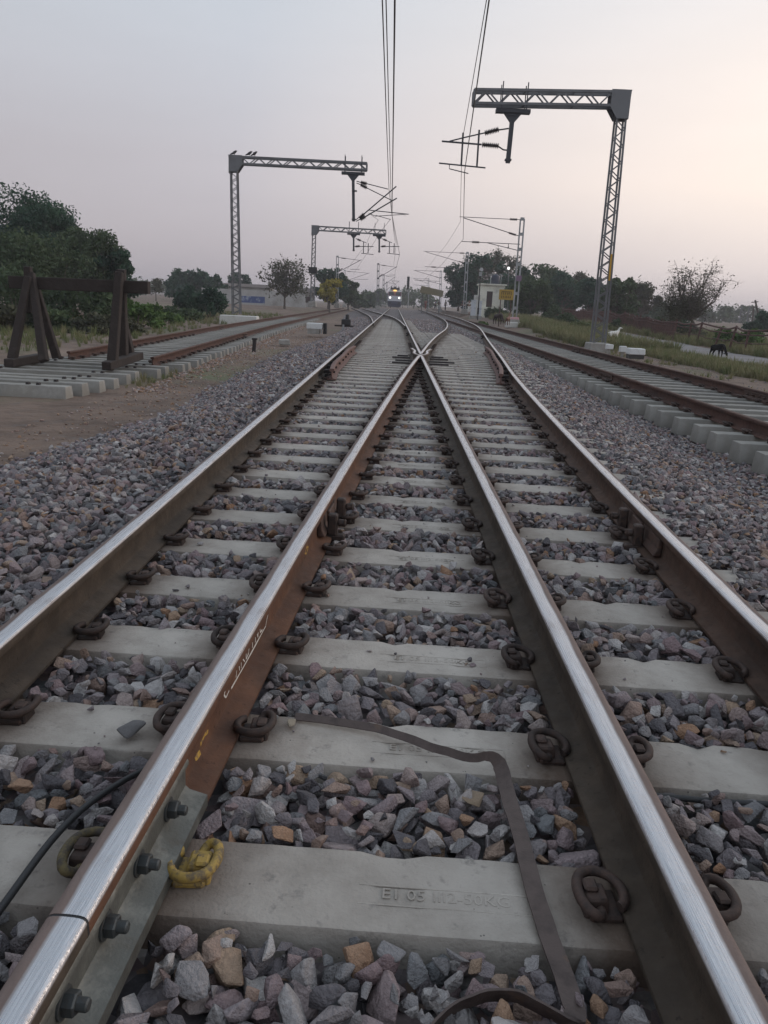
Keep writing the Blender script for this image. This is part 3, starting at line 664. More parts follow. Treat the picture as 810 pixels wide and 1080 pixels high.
def stonemat(name, inst):
    m = bpy.data.materials.new(name); nt = nodes(m); N = nt.nodes.new; L = nt.links.new
    out = N('ShaderNodeOutputMaterial'); b = N('ShaderNodeBsdfPrincipled'); L(b.outputs[0], out.inputs[0]); b.inputs['Roughness'].default_value = .85; b.inputs['Specular IOR Level'].default_value = .35
    tc = N('ShaderNodeTexCoord')
    if inst:
        at_ = N('ShaderNodeAttribute'); at_.attribute_type = 'INSTANCER'; at_.attribute_name = 'tint'; fac = at_.outputs['Fac']; co = tc.outputs['Object']
    else:
        vo = N('ShaderNodeTexVoronoi'); vo.inputs['Scale'].default_value = 18; L(tc.outputs['Object'], vo.inputs['Vector']); sx = N('ShaderNodeSeparateColor'); L(vo.outputs['Color'], sx.inputs[0]); fac = sx.outputs[0]; co = tc.outputs['Object']
    cr = N('ShaderNodeValToRGB'); cr.color_ramp.interpolation = 'LINEAR'; L(fac, cr.inputs[0])
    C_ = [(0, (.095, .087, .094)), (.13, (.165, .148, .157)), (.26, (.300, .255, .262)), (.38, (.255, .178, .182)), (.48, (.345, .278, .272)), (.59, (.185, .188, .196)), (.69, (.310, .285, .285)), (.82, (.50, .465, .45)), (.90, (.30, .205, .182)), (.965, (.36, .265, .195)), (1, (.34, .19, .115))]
    if not inst: C_ = [(p, tuple(x*.55 for x in c)) for p, c in C_]        # dusty fines between the stones, darkened to paint in the shade of the gaps
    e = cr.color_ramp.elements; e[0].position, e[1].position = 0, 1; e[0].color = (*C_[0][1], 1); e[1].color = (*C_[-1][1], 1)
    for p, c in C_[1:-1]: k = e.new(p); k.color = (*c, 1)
    col = cr.outputs[0]
    for sc, lo, hi, dk in ((3.0, .42, .7, .70), (14., .5, .75, 1.35)):
        n = N('ShaderNodeTexNoise'); n.inputs['Scale'].default_value = sc if inst else sc*8; n.inputs['Detail'].default_value = 8; n.inputs['Roughness'].default_value = .7; L(co, n.inputs['Vector'])
        r = N('ShaderNodeMapRange'); r.inputs['From Min'].default_value = lo; r.inputs['From Max'].default_value = hi; L(n.outputs['Fac'], r.inputs['Value'])
        mu = N('ShaderNodeMix'); mu.data_type = 'RGBA'; mu.blend_type = 'MULTIPLY'; L(r.outputs[0], mu.inputs['Factor']); L(col, mu.inputs['A']); mu.inputs['B'].default_value = (dk, dk, dk*1.0, 1); col = mu.outputs['Result']
    L(col, b.inputs['Base Color'])
    bp = N('ShaderNodeBump')
    if inst:
        n = N('ShaderNodeTexNoise'); n.inputs['Scale'].default_value = 9; n.inputs['Detail'].default_value = 9; L(co, n.inputs['Vector']); L(n.outputs['Fac'], bp.inputs['Height']); bp.inputs['Distance'].default_value = .05; bp.inputs['Strength'].default_value = .55
    else:
        vo2 = N('ShaderNodeTexVoronoi'); vo2.inputs['Scale'].default_value = 14; L(tc.outputs['Object'], vo2.inputs['Vector']); L(vo2.outputs['Distance'], bp.inputs['Height']); bp.invert = True; bp.inputs['Distance'].default_value = .06; bp.inputs['Strength'].default_value = .9
    L(bp.outputs[0], b.inputs['Normal']); return m
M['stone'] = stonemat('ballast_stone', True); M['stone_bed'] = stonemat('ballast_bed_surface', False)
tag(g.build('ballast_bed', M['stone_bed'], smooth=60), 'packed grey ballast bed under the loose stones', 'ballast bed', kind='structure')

# stones: angular convex chips, 18 kinds
rockcol = bpy.data.collections.new('rock_kinds')
def chip(seed, mat):
    r = random.Random(seed); bm = bmesh.new(); ax = (r.uniform(.85, 1.2), r.uniform(.62, .95), r.uniform(.45, .75))
    for i in range(r.choice((9, 11, 13, 15))):
        p = Vector((r.gauss(0, 1), r.gauss(0, 1), r.gauss(0, 1))).normalized()*r.uniform(.82, 1.1)
        bm.verts.new((p.x*ax[0]*.5, p.y*ax[1]*.5, p.z*ax[2]*.5))
    res = bmesh.ops.convex_hull(bm, input=bm.verts)
    bmesh.ops.delete(bm, geom=[v for v in bm.verts if not v.link_faces], context='VERTS')
    bmesh.ops.dissolve_limit(bm, angle_limit=.20, verts=bm.verts, edges=bm.edges)
    bmesh.ops.bevel(bm, geom=list(bm.edges), offset=.028, segments=1, affect='EDGES', clamp_overlap=True)
    bmesh.ops.triangulate(bm, faces=bm.faces)
    me = bpy.data.meshes.new('stone'); bm.to_mesh(me); bm.free(); me.materials.append(mat)
    me.polygons.foreach_set('use_smooth', [True]*len(me.polygons)); me.set_sharp_from_angle(angle=math.radians(30)); return me
NR = 24
for i in range(NR):
    o = bpy.data.objects.new('stone_kind_%02d' % i, chip(100+i, M['stone'])); rockcol.objects.link(o)

STRAP = [(.66, 1.10), (.64, 1.085), (.60, 1.10), (.57, 1.115), (.54, 1.125), (.50, 1.12), (.47, 1.115), (.44, 1.10), (.41, 1.08), (.39, 1.055), (.655, 1.14), (.65, 1.17), (.645, 1.2), (.64, 1.235)]
PTS = []                                      # x y z rx ry rz sx sy sz idx tint
RES = .015
def settle(x0, x1, y0, y1, n, smin, smax, seed):
    rg = np.random.default_rng(seed); W = int((x1-x0)/RES); Hh = int((y1-y0)/RES)
    gx = x0+(np.arange(W)+.5)*RES; gy = y0+(np.arange(Hh)+.5)*RES
    T = np.empty((Hh, W), np.float32)                          # target surface
    cy = list(range(0, Hh, 8)); cxs = list(range(0, W, 4))
    for j in cy:
        row = np.interp(gx, gx[cxs], [ballast_z(gx[i], gy[j]) for i in cxs]); T[j:j+8] = row
    Hm = T-.070
    B = np.zeros((Hh, W), bool)                                # taken by sleepers and rails
    X = gx[None, :]
    for k in range(-3, 60):
        yc = 1.5114+.56516*k-.118+SKEW*X
        B |= (np.abs(gy[:, None]-yc) < .128) & (X < np.array([Dx(y) for y in gy])[:, None]+.30) & (X > -.96)
    for fx in (Ax, Bx, Cx, Dx):
        xx = np.array([fx(y) for y in gy])[:, None]; B |= np.abs(X-xx) < .075
    for y in yR:
        B |= (np.abs(gy[:, None]-y) < .125) & (np.abs(X-(Rn(8)+.854)) < 1.36)
    B |= np.abs(X-4.41) < .07; B |= np.abs(X-6.16) < .07
    for sx_, sy_ in STRAP: B |= (np.abs(X-sx_) < .012) & (np.abs(gy[:, None]-sy_) < .012)
    E = np.array([el(y) for y in gy])
    rx = rg.random(n); ry = rg.random(n); sz = smin+(smax-smin)*rg.random(n)**1.7; h_ = n//3; sz[:h_] = np.maximum(sz[:h_], smin+(smax-smin)*.42)      # bigger ones lie down first, chips fill in
    for a, c, s in zip(rx, ry, sz):
        x = x0+a*(x1-x0); y = y0+c*(y1-y0); i = int((x-x0)/RES); j = int((y-y0)/RES)
        if i < 3 or j < 3 or i >= W-3 or j >= Hh-3: continue
        if x < E[j]+rg.normal(0, .09): continue
        q = int(s*.36/RES)
        if B[j, i] or B[max(j-q, 0), i] or B[min(j+q, Hh-1), i] or B[j, max(i-q, 0)] or B[j, min(i+q, W-1)]: continue
        f = max(1, int(s*.38/RES)); pt = Hm[max(j-f, 0):j+f+1, max(i-f, 0):i+f+1]
        rest = .36*pt.max()+.64*pt.mean(); zc = rest+.22*s; top = zc+.30*s
        if top > T[j, i]+(.012+abs(rg.normal(0, .012)) if y < 6 else .006+abs(rg.normal(0, .006))): continue
        yy, xx = np.mgrid[-f:f+1, -f:f+1]; d2 = ((yy*RES)**2+(xx*RES)**2)/(s*.44)**2
        cap = zc+.30*s*np.sqrt(np.clip(1-d2, 0, 1))-(d2 > 1)*9
        jj, ii = slice(max(j-f, 0), j+f+1), slice(max(i-f, 0), i+f+1)
        cap = cap[max(0, f-j):max(0, f-j)+pt.shape[0], max(0, f-i):max(0, f-i)+pt.shape[1]]
        np.maximum(pt, cap, out=Hm[jj, ii])
        k = s*rg.uniform(.9, 1.1, 3)*1.08
        PTS.append((x, y, zc, rg.normal(0, .45), rg.normal(0, .45), rg.random()*6.28, *k, rg.integers(0, NR), rg.random()))
settle(-4.2, 6.75, .55, 5.2, 260000, .035, .130, 1)
settle(-4.2, 6.75, 5.2, 12.5, 170000, .038, .120, 2)
settle(-4.2, 6.75, 12.5, 26.0, 90000, .055, .12, 3)
# farther on the stones only need to break the surface
rg = np.random.default_rng(9)
for y0, y1, dens, s0, s1 in ((26, 40, 130, .06, .13), (40, 70, 50, .08, .16)):
    n = int(dens*(y1-y0)*9)
    for _ in range(n):
        y = y0+rg.random()*(y1-y0); a, b_ = xlim(y); b_ = 4.0 if y < 38 else 6.0
        x = a+rg.random()*(b_-a)
        if min(abs(x-f(y)) for f in (Ax, Bx, Cx, Dx, Rn, Rf, Li, Lo)) < .10: continue
        if -.8 < x < .8 and rg.random() < .75: continue
        if Bx(y) < x < Dx(y) and rg.random() < .75: continue
        s = s0+(s1-s0)*rg.random()**2
        PTS.append((x, y, ballast_z(x, y)-.02, rg.normal(0, .4), rg.normal(0, .4), rg.random()*6.28, s, s*.9, s*.9, rg.integers(0, NR), rg.random()))
# scattered stones on the earth strips and around the unused tracks
for x0, x1, y0, y1, n, s1 in ((-5.4, -2.6, 6, 34, 4200, .065), (-4.4, -3.5, 12, 45, 3800, .11), (-5.9, -4.6, 15, 40, 2200, .09), (6.3, 8.2, 4, 45, 4200, .10), (7.8, 11, 8, 40, 1500, .08)):
    for _ in range(n):
        x = x0+rg.random()*(x1-x0); y = y0+rg.random()*(y1-y0); s = .03+(s1-.03)*rg.random()**2
        if x0 == -4.4: x = Ln(y)+.35+abs(rg.normal(0, .28))
        if x0 == -5.9: x = Lc(y)+(rg.random()-.5)*1.3
        if x < -3.5 and y < 15 and x > -7 and abs(x+5) < 1.2: continue
        PTS.append((x, y, ground_z(x, y)+s*.12+(.05 if x0 == -5.9 else 0), rg.normal(0, .4), rg.normal(0, .4), rg.random()*6.28, s, s, s, rg.integers(0, NR), (.84+.16*rg.random()) if x0 in (-4.4, -5.4) else rg.random()))
# odd stones left lying on the sleepers
for _ in range(520):
    k = rg.integers(0, 36); x = rg.uniform(-.7, 2.4); y = 1.5114+.56516*k-.118+SKEW*x+rg.uniform(-.1, .1)
    if min(abs(x-f(y)) for f in (Ax, Bx, Cx, Dx)) < .16 or x > Dx(y): continue
    s = .007+.04*rg.random()**2.2; PTS.append((x, y, ZS+s*.22, 0, 0, rg.random()*6.28, s, s, s*.8, rg.integers(0, NR), rg.random()))

def scatter(name, P, coll, mats, label, cat):
    P = np.array(P, dtype=np.float32); me = bpy.data.meshes.new(name); me.vertices.add(len(P)); me.vertices.foreach_set('co', P[:, :3].ravel())
    for nm, ty, dat in (('rot', 'FLOAT_VECTOR', P[:, 3:6]), ('scl', 'FLOAT_VECTOR', P[:, 6:9])):
        a = me.attributes.new(nm, ty, 'POINT'); a.data.foreach_set('vector', np.ascontiguousarray(dat).ravel())
    a = me.attributes.new('idx', 'INT', 'POINT'); a.data.foreach_set('value', P[:, 9].astype(np.int32))
    a = me.attributes.new('tint', 'FLOAT', 'POINT'); a.data.foreach_set('value', np.ascontiguousarray(P[:, 10]))
    o = link(name, me, mats); tag(o, label, cat, kind='stuff')
    ng = bpy.data.node_groups.new(name, 'GeometryNodeTree'); ng.interface.new_socket('Geometry', in_out='INPUT', socket_type='NodeSocketGeometry'); ng.interface.new_socket('Geometry', in_out='OUTPUT', socket_type='NodeSocketGeometry')
    n = ng.nodes.new; l = ng.links.new; gi = n('NodeGroupInput'); g_o = n('NodeGroupOutput'); ip = n('GeometryNodeInstanceOnPoints'); ci = n('GeometryNodeCollectionInfo')
    ci.inputs['Collection'].default_value = coll; ci.inputs['Separate Children'].default_value = True; ci.inputs['Reset Children'].default_value = True
    l(gi.outputs[0], ip.inputs['Points']); l(ci.outputs[0], ip.inputs['Instance']); ip.inputs['Pick Instance'].default_value = True
    for nm, ty, sk in (('rot', 'FLOAT_VECTOR', 'Rotation'), ('scl', 'FLOAT_VECTOR', 'Scale'), ('idx', 'INT', 'Instance Index')):
        a = n('GeometryNodeInputNamedAttribute'); a.data_type = ty; a.inputs['Name'].default_value = nm; l(a.outputs['Attribute'], ip.inputs[sk])
    l(ip.outputs[0], g_o.inputs[0]); md = o.modifiers.new('scatter', 'NODES'); md.node_group = ng; return o
scatter('ballast', PTS, rockcol, M['stone'], 'loose angular grey and mauve ballast stones', 'ballast')
print('stones', len(PTS))

# single stones lying on the sleepers in front
def lone(u, v, y, s, seed, col, label, squash=.8, z=ZS):
    m = mk('lone_stone', col, .85, var=[(tuple(c*.7 for c in col), .45, .7, 30)], bump=.5, bscale=120)
    me = chip(seed, m); o = link('stone', me, None); p = at(u, v, y); o.location = (p.x, p.y, z+s*.24); o.scale = (s, s, s*squash); o.rotation_euler = (.1, .1, seed)
    tag(o, label, 'stone')
lone(138, 775, 1.92, .095, 318, (.16, .15, .15), 'grey split stone lying on the sleeper left of the chalked rail')
lone(306, 762, 2.02, .060, 325, (.30, .25, .19), 'tan stone lying on the sleeper at the end of the strap')
lone(287, 757, 2.05, .050, 333, (.28, .28, .27), 'pale grey stone beside the rusty clip near the strap')
lone(500, 838, 1.72, .10, 341, (.27, .20, .14), 'orange tan stone in the ballast left of the strap bend', z=ZS-.02)
lone(308, 1012, 1.17, .085, 357, (.26, .165, .11), 'orange brown stone in the ballast at the bottom edge', z=ZS-.055)

# ------------------------------------------------------------------ strap and cables
def ribbon(pts, wid, th, normals):
    m = MB(); vs = []; n = len(pts)
    for i, (p, nn) in enumerate(zip(pts, normals)):
        d = (Vector(pts[min(i+1, n-1)])-Vector(pts[max(i-1, 0)])).normalized(); nn = Vector(nn); nn = (nn-d*nn.dot(d)).normalized(); a = d.cross(nn)
        for sa, sb in ((-1, -1), (1, -1), (1, 1), (-1, 1)): vs.append(Vector(p)+a*sa*wid[i]/2+nn*sb*th/2)
    fs = [(3, 2, 1, 0), tuple((n-1)*4+k for k in range(4))]
    for i in range(n-1):
        for k in range(4): fs.append((i*4+k, i*4+(k+1) % 4, (i+1)*4+(k+1) % 4, (i+1)*4+k))
    return m.add(vs, fs)
def spline(pts, sub=5):
    out = []
    for i in range(len(pts)-1):
        p0, p1, p2, p3 = [np.array(pts[min(max(j, 0), len(pts)-1)], float) for j in (i-1, i, i+1, i+2)]
        for t in np.linspace(0, 1, sub, endpoint=False): out.append(.5*((2*p1)+(p2-p0)*t+(2*p0-5*p1+4*p2-p3)*t*t+(3*p1-p0-3*p2+p3)*t**3))
    out.append(np.array(pts[-1], float)); return out
K = [(.035, 2.055, -.170, 0, -.6, 1), (.16, 2.03, -.166, 0, -.7, 1), (.30, 1.985, -.160, .1, -.8, .9), (.43, 1.895, -.150, .2, -.9, .7), (.53, 1.835, -.140, .2, -.9, .5), (.575, 1.842, -.136, -.1, -.9, .4), (.602, 1.825, -.138, -.6, -.6, .5), (.610, 1.795, -.148, -.5, -.2, .9), (.617, 1.70, -.163, -.15, -.1, 1),
     (.625, 1.57, -.166, 0, 0, 1), (.628, 1.40, -.170, 0, .0, 1), (.637, 1.27, -.172, 0, .0, 1), (.650, 1.16, -.178, 0, -.2, 1), (.652, 1.105, -.180, 0, -.5, .85), (.638, 1.085, -.178, -.2, .8, .5), (.60, 1.10, -.172, -.1, 1, .3), (.54, 1.125, -.168, 0, 1, .3), (.47, 1.115, -.172, .1, 1, .3), (.41, 1.08, -.18, .1, 1, .3), (.37, 1.03, -.19, .1, 1, .3)]
S = spline(K, 5); WS = [(.023 if i < 24 else .023+.016*min((i-24)/8, 1))+.0015*mnoise.noise((i*.4, 0, 0)) for i in range(len(S))]
o = ribbon([(s[0]+.003*mnoise.noise((i*.35, 3, 0)), s[1], s[2]+.0025*mnoise.noise((i*.5, 7, 0))) for i, s in enumerate(S)], WS, .0045, [s[3:] for s in S]).build('metal_strap', M['strap'], smooth=45)
tag(o, 'bent rusty brown metal strap lying over the two front sleepers', 'strap')
c = spline([(-.47, .98, -.155), (-.445, 1.22, -.158), (-.43, 1.45, -.158), (-.40, 1.60, -.165), (-.335, 1.74, -.175), (-.25, 1.84, -.185), (-.10, 1.93, -.20)], 5)
tag(MB().tube([tuple(p) for p in c], .0082, 10).build('cable', M['cable'], smooth=60), 'black cable running under the chalked rail at lower left', 'cable')
c = spline([(.90, 1.80, -.20), (1.03, 1.775, -.188), (1.18, 1.768, -.190), (1.30, 1.765, -.189), (1.5, 1.77, -.19), (1.9, 1.78, -.195)], 5)
tag(MB().tube([tuple(p) for p in c], .0085, 10).build('cable', M['cable'], smooth=60), 'black cable lying along the front edge of a sleeper at right', 'cable')

#@@PART2@@
# ------------------------------------------------------------------ buffer stop
bs = empty('buffer_stop', (-5.2, 14.6, ZL-.15), 0, 'dark wooden buffer stop of two A frames and one thick cross beam', 'buffer stop')
def ch(mb, name, mat, parent, **k):
    o = mb.build(name, mat, parent, **k); o.matrix_parent_inverse = Matrix.Translation(-Vector(parent.location)) if parent.rotation_euler.z == 0 else parent.matrix_basis.inverted(); return o
def leg(u0, v0, y0, u1, v1, y1, w0, w1, nm='slanting_leg'):
    m = MB(); m.bar(at(u0, v0, y0), at(u1, v1, y1), w0, w0*.9, (0, 1, 0), w1); ch(m, nm, M['timber'], bs, bevel=.012)
for a, c in (((9, 383, 13.3), (43, 377, 14.5)), ((112, 386, 13.45), (147, 375, 14.75))):
    m = MB(); m.bar(at(*a), at(*c), .17, .14); ch(m, 'base_timber', M['timber'], bs, bevel=.012)
leg(13, 379, 13.5, 30, 292, 14.0, .145, .115); leg(46.5, 381, 13.5, 33, 288, 14.1, .14, .11); leg(60, 377.5, 14.5, 37, 300, 14.3, .14, .11); leg(30.5, 330, 14.1, 29.5, 281, 14.1, .13, .12, 'upright')
leg(118.5, 384, 13.7, 126, 287, 14.0, .165, .13); leg(137, 372.5, 14.7, 122, 305, 14.4, .155, .125); leg(130, 376, 14.3, 128, 284, 14.15, .16, .14, 'upright')
a, b_ = at(11, 297.5, 14.2), at(157.5, 303.5, 14.2); m = MB(); m.bar(a, b_, .17, .215); ch(m, 'cross_beam', M['timber'], bs, bevel=.015, seg=2)

# ------------------------------------------------------------------ overhead line structures
def lattice(mb, p, q, w0, w1, d0, d1, n, leg=.07, lace=.035, axis=(1, 0, 0)):
    """two-channel laced column (or boom) from p to q; width along axis, depth along y or z"""
    p, q = Vector(p), Vector(q); ax = Vector(axis); dd = (q-p).normalized(); dp = dd.cross(ax).normalized()
    for s in (-1, 1):
        for t in (-1, 1): mb.bar(p+ax*s*w0/2+dp*t*d0/2, q+ax*s*w1/2+dp*t*d1/2, leg, leg, (0, 1, 0) if abs(dd.z) > .5 else (0, 0, 1))
    for t in (-1, 1):
        for i in range(n):
            f0, f1 = i/n, (i+1)/n; s = 1 if i % 2 else -1
            a = p.lerp(q, f0)+ax*s*(w0+(w1-w0)*f0)/2+dp*t*(d0+(d1-d0)*f0)/2
            b = p.lerp(q, f1)-ax*s*(w0+(w1-w0)*f1)/2+dp*t*(d0+(d1-d0)*f1)/2
            mb.bar(a, b, lace, lace*.5, (0, 1, 0))
    return mb
def insulator(parent, p, q, name='insulator', r=.085):
    p, q = Vector(p), Vector(q); L_ = (q-p).length; pr = []; n = 9
    for i in range(n):
        z = L_*i/n; pr += [(r*.45, z), (r, z+L_/n*.35), (r*.95, z+L_/n*.5), (r*.45, z+L_/n*.8)]
    m = MB(); m.lathe(p, pr, 10, q-p); o = m.build(name, M['insul'], parent, 40); return o                                          # parts are modelled in world metres, so a sub-part needs no shift
def root_loc(o):
    return Vector(o.location)
def pc(mb, name, mat, parent, **k):
    o = mb.build(name, mat, parent, **k); o.matrix_parent_inverse = Matrix.Translation(-root_loc(parent)); return o
def portal(y, mast_u, vb, vt, u_end, v_end, w_base, w_top, label, mat, boom_d=.62, nl=26, bn=11, foot=None, gx=1):
    base = at(mast_u[0], vb, y); top = at(mast_u[1], vt, y); end = at(u_end, v_end, y)
    base.y = top.y = end.y = y
    g = empty('portal_mast', (base.x, y, base.z), 0, label, 'overhead mast', 'overhead line masts beside the tracks')
    m = MB(); lattice(m, (base.x, y, base.z), (top.x, y, top.z-.35), w_base, w_top, .42, .34, nl, .062, .036); pc(m, 'column', mat, g)
    sd = 1 if end.x > top.x else -1
    m = MB(); d2 = boom_d
    for yy in (-.22, .22):
        m.bar((top.x, y+yy, top.z+.0), (end.x, y+yy, end.z), .085, .085); m.bar((top.x, y+yy, top.z-d2), (end.x, y+yy, end.z-d2), .085, .085)
        x0 = top.x+sd*.4; n = bn
        for i in range(n):
            f0, f1 = i/n, (i+1)/n; P = lambda f, lo: Vector((x0+(end.x-x0)*f, y+yy, top.z+(end.z-top.z)*f-(d2 if lo else 0)))
            m.bar(P(f0, i % 2), P(f1, (i+1) % 2), .05, .03, (0, 1, 0))
        m.bar((end.x, y+yy, end.z), (end.x, y+yy, end.z-d2), .08, .06)
    for f in (0, .33, .66, 1):
        for lo in (0, d2): m.bar((top.x+(end.x-top.x)*f, y-.22, top.z+(end.z-top.z)*f-lo), (top.x+(end.x-top.x)*f, y+.22, top.z+(end.z-top.z)*f-lo), .05, .05)
    pc(m, 'boom', mat, g)
    m = MB(); hw = w_top/2
    for yy in (-.27, .25):
        A_ = [(top.x-sd*(hw+.09), top.z+.06), (top.x+sd*(hw+.30), top.z+.06), (top.x+sd*(hw+.30), top.z-d2-.06), (top.x+sd*(hw+.05), top.z-d2-.42), (top.x-sd*(hw+.05), top.z-d2-.42)]
        m.add([(x, y+yy, z) for x, z in A_]+[(x, y+yy+.02, z) for x, z in A_], [(0, 1, 2, 3, 4), (9, 8, 7, 6, 5)]+[(i, i+5, (i+1) % 5+5, (i+1) % 5) for i in range(5)])
    m.box((top.x+sd*.05, y, top.z+.05), (w_top+.3, .52, .03)); m.box((top.x-sd*(hw+.07), y, top.z-.4), (.03, .5, .9))
    pc(m, 'gusset', M['galv'], g)
    m = MB()
    if foot: m.box(foot[0], foot[1], taper=.94)
    else: m.box((base.x, y, base.z-.24), (w_base+.40, .95, .52), taper=.9)
    pc(m, 'foundation', M['whitewash'] if foot else M['foundation'], g, bevel=.03)
    return g, top, end
def drop_arm(g, y, ut, vt, ub, vb, half=.6, hang=.08):
    t, b = at(ut, vt, y), at(ub, vb, y); m = MB()
    m.box((t.x, y, t.z), (half*2, .30, .13)); m.add([(t.x-.32, y-.08, t.z-.06), (t.x+.32, y-.08, t.z-.06), (t.x+.07, y-.08, t.z-.36), (t.x-.07, y-.08, t.z-.36), (t.x-.32, y+.08, t.z-.06), (t.x+.32, y+.08, t.z-.06), (t.x+.07, y+.08, t.z-.36), (t.x-.07, y+.08, t.z-.36)],
        [(3, 2, 1, 0), (4, 5, 6, 7), (0, 1, 5, 4), (1, 2, 6, 5), (2, 3, 7, 6), (3, 0, 4, 7)])
    m.bar((t.x, y, t.z-.05), b, .15, .15, (0, 1, 0))
    for s in (-1, 1):
        for yy in (-.24, .24): m.bar((t.x+s*half*.72, y+yy, t.z-.02), (t.x+s*half*.72, y+yy, t.z+hang+.80), .035, .035)
    m.box((b.x, y, b.z+.1), (.22, .22, .06)); m.box((b.x, y, b.z+1.55), (.24, .24, .06))
    return pc(m, 'drop_arm', M['drop'], g)
def px_tube(mb, y, pts, r): mb.tube([at(u, v, y) for u, v in pts], r, 7)
# near right portal
gR, tR, eR = portal(30, (630.5, 657), 362, 98.5, 500, 96, .44, .29, 'tall lattice portal mast on the right with its boom reaching left', M['galv'], .43, 30, 11)
dR = drop_arm(gR, 30, 541, 117.5, 535.5, 172)
m = MB(); px_tube(m, 30, [(512, 140), (490, 145), (474, 149)], .024); px_tube(m, 30, [(508, 152.5), (466, 149)], .032); px_tube(m, 30, [(488.5, 140), (486.5, 174)], .034); px_tube(m, 30, [(505.5, 137), (503, 175.5)], .034)
px_tube(m, 30, [(463, 172), (512, 177)], .026); px_tube(m, 30, [(474, 173), (474, 178), (494, 183)], .018)
px_tube(m, 30, [(526, 137), (536.5, 135.5)], .026); px_tube(m, 30, [(525, 154), (531, 158), (536, 158.5)], .026)
ca = pc(m, 'cantilever', M['drop'], gR)
insulator(ca, at(526, 136.5, 30), at(511, 140.5, 30), r=.10); insulator(ca, at(526, 154, 30), at(508, 152.5, 30), r=.10)
m = MB(); p = at(643.5, 282, 30); m.bar(at(642.5, 296, 29.7), at(645, 268, 29.7), .06, .03, (0, 1, 0)); pc(m, 'number_plate', M['orange_plate'], gR)
# left portal
f0 = at(252, 337, 44)
gL, tL, eL = portal(45, (249.7, 247), 331, 165.5, 387, 172.5, .42, .34, 'lattice portal mast on the left with three birds on its long boom', M['galv'], .34, 34, 15, foot=((f0.x, 44.2, f0.z-.1), (2.15, .9, .62)))
dL = drop_arm(gL, 45, 372.5, 183, 373, 233.5, .62)
m = MB(); px_tube(m, 45, [(386, 193.5), (409.5, 199.5)], .024); px_tube(m, 45, [(386.5, 198), (413.5, 211.5)], .024); px_tube(m, 45, [(383.5, 226), (418, 196.5)], .034); px_tube(m, 45, [(384.5, 229), (418.5, 209)], .034)
px_tube(m, 45, [(388.5, 221.5), (431, 226)], .024); px_tube(m, 45, [(389.5, 225), (396, 228), (427.5, 226), (427, 228)], .018); px_tube(m, 45, [(396, 227), (412, 231.5)], .016)
for s in (((376, 191), (381, 192.5)), ((376, 193), (381, 195)), ((375, 232), (379, 229)), ((375.5, 233.5), (380, 231))): px_tube(m, 45, s, .024)
ca = pc(m, 'cantilever', M['drop'], gL)
for a, b in (((380.5, 192.2), (387, 193.8)), ((380.5, 194.8), (387, 198.2)), ((379, 230), (384, 225.4)), ((380, 231.8), (385.5, 228.4))): insulator(ca, at(*a, 45), at(*b, 45), r=.11)
# third portal with two drop arms
gT, tT, eT = portal(77, (329.5, 331.5), 318, 238.5, 407, 243, .36, .30, 'farther lattice portal mast with a dark box on its column and two drop arms', M['galv'], .36, 30, 15)
for ut, vt, ub, vb, s in ((373, 247, 373, 265, 0), (400, 248.5, 400, 266.5, 27.3)):
    drop_arm(gT, 77, ut, vt, ub, vb, .6, .30)
    m = MB(); px_tube(m, 77, [(375+s, 251.5), (386+s, 256)], .03); px_tube(m, 77, [(374+s, 260), (394+s, 260)], .035)
    px_tube(m, 77, [(383.5+s, 255), (383.3+s, 267)], .04); px_tube(m, 77, [(388.5+s, 256.5), (388.2+s, 267)], .04); px_tube(m, 77, [(381+s, 267), (394+s, 268.5)], .03); ca = pc(m, 'cantilever', M['drop'], gT)
    insulator(ca, at(377+s, 252.3, 77), at(380.5+s, 253.8, 77), r=.12); insulator(ca, at(375+s, 260, 77), at(379.5+s, 259.5, 77), r=.12)
m = MB(); p = at(330, 285, 76.6); m.box(p, (.78, .3, .56)); pc(m, 'equipment_box', M['black_iron'], gT)

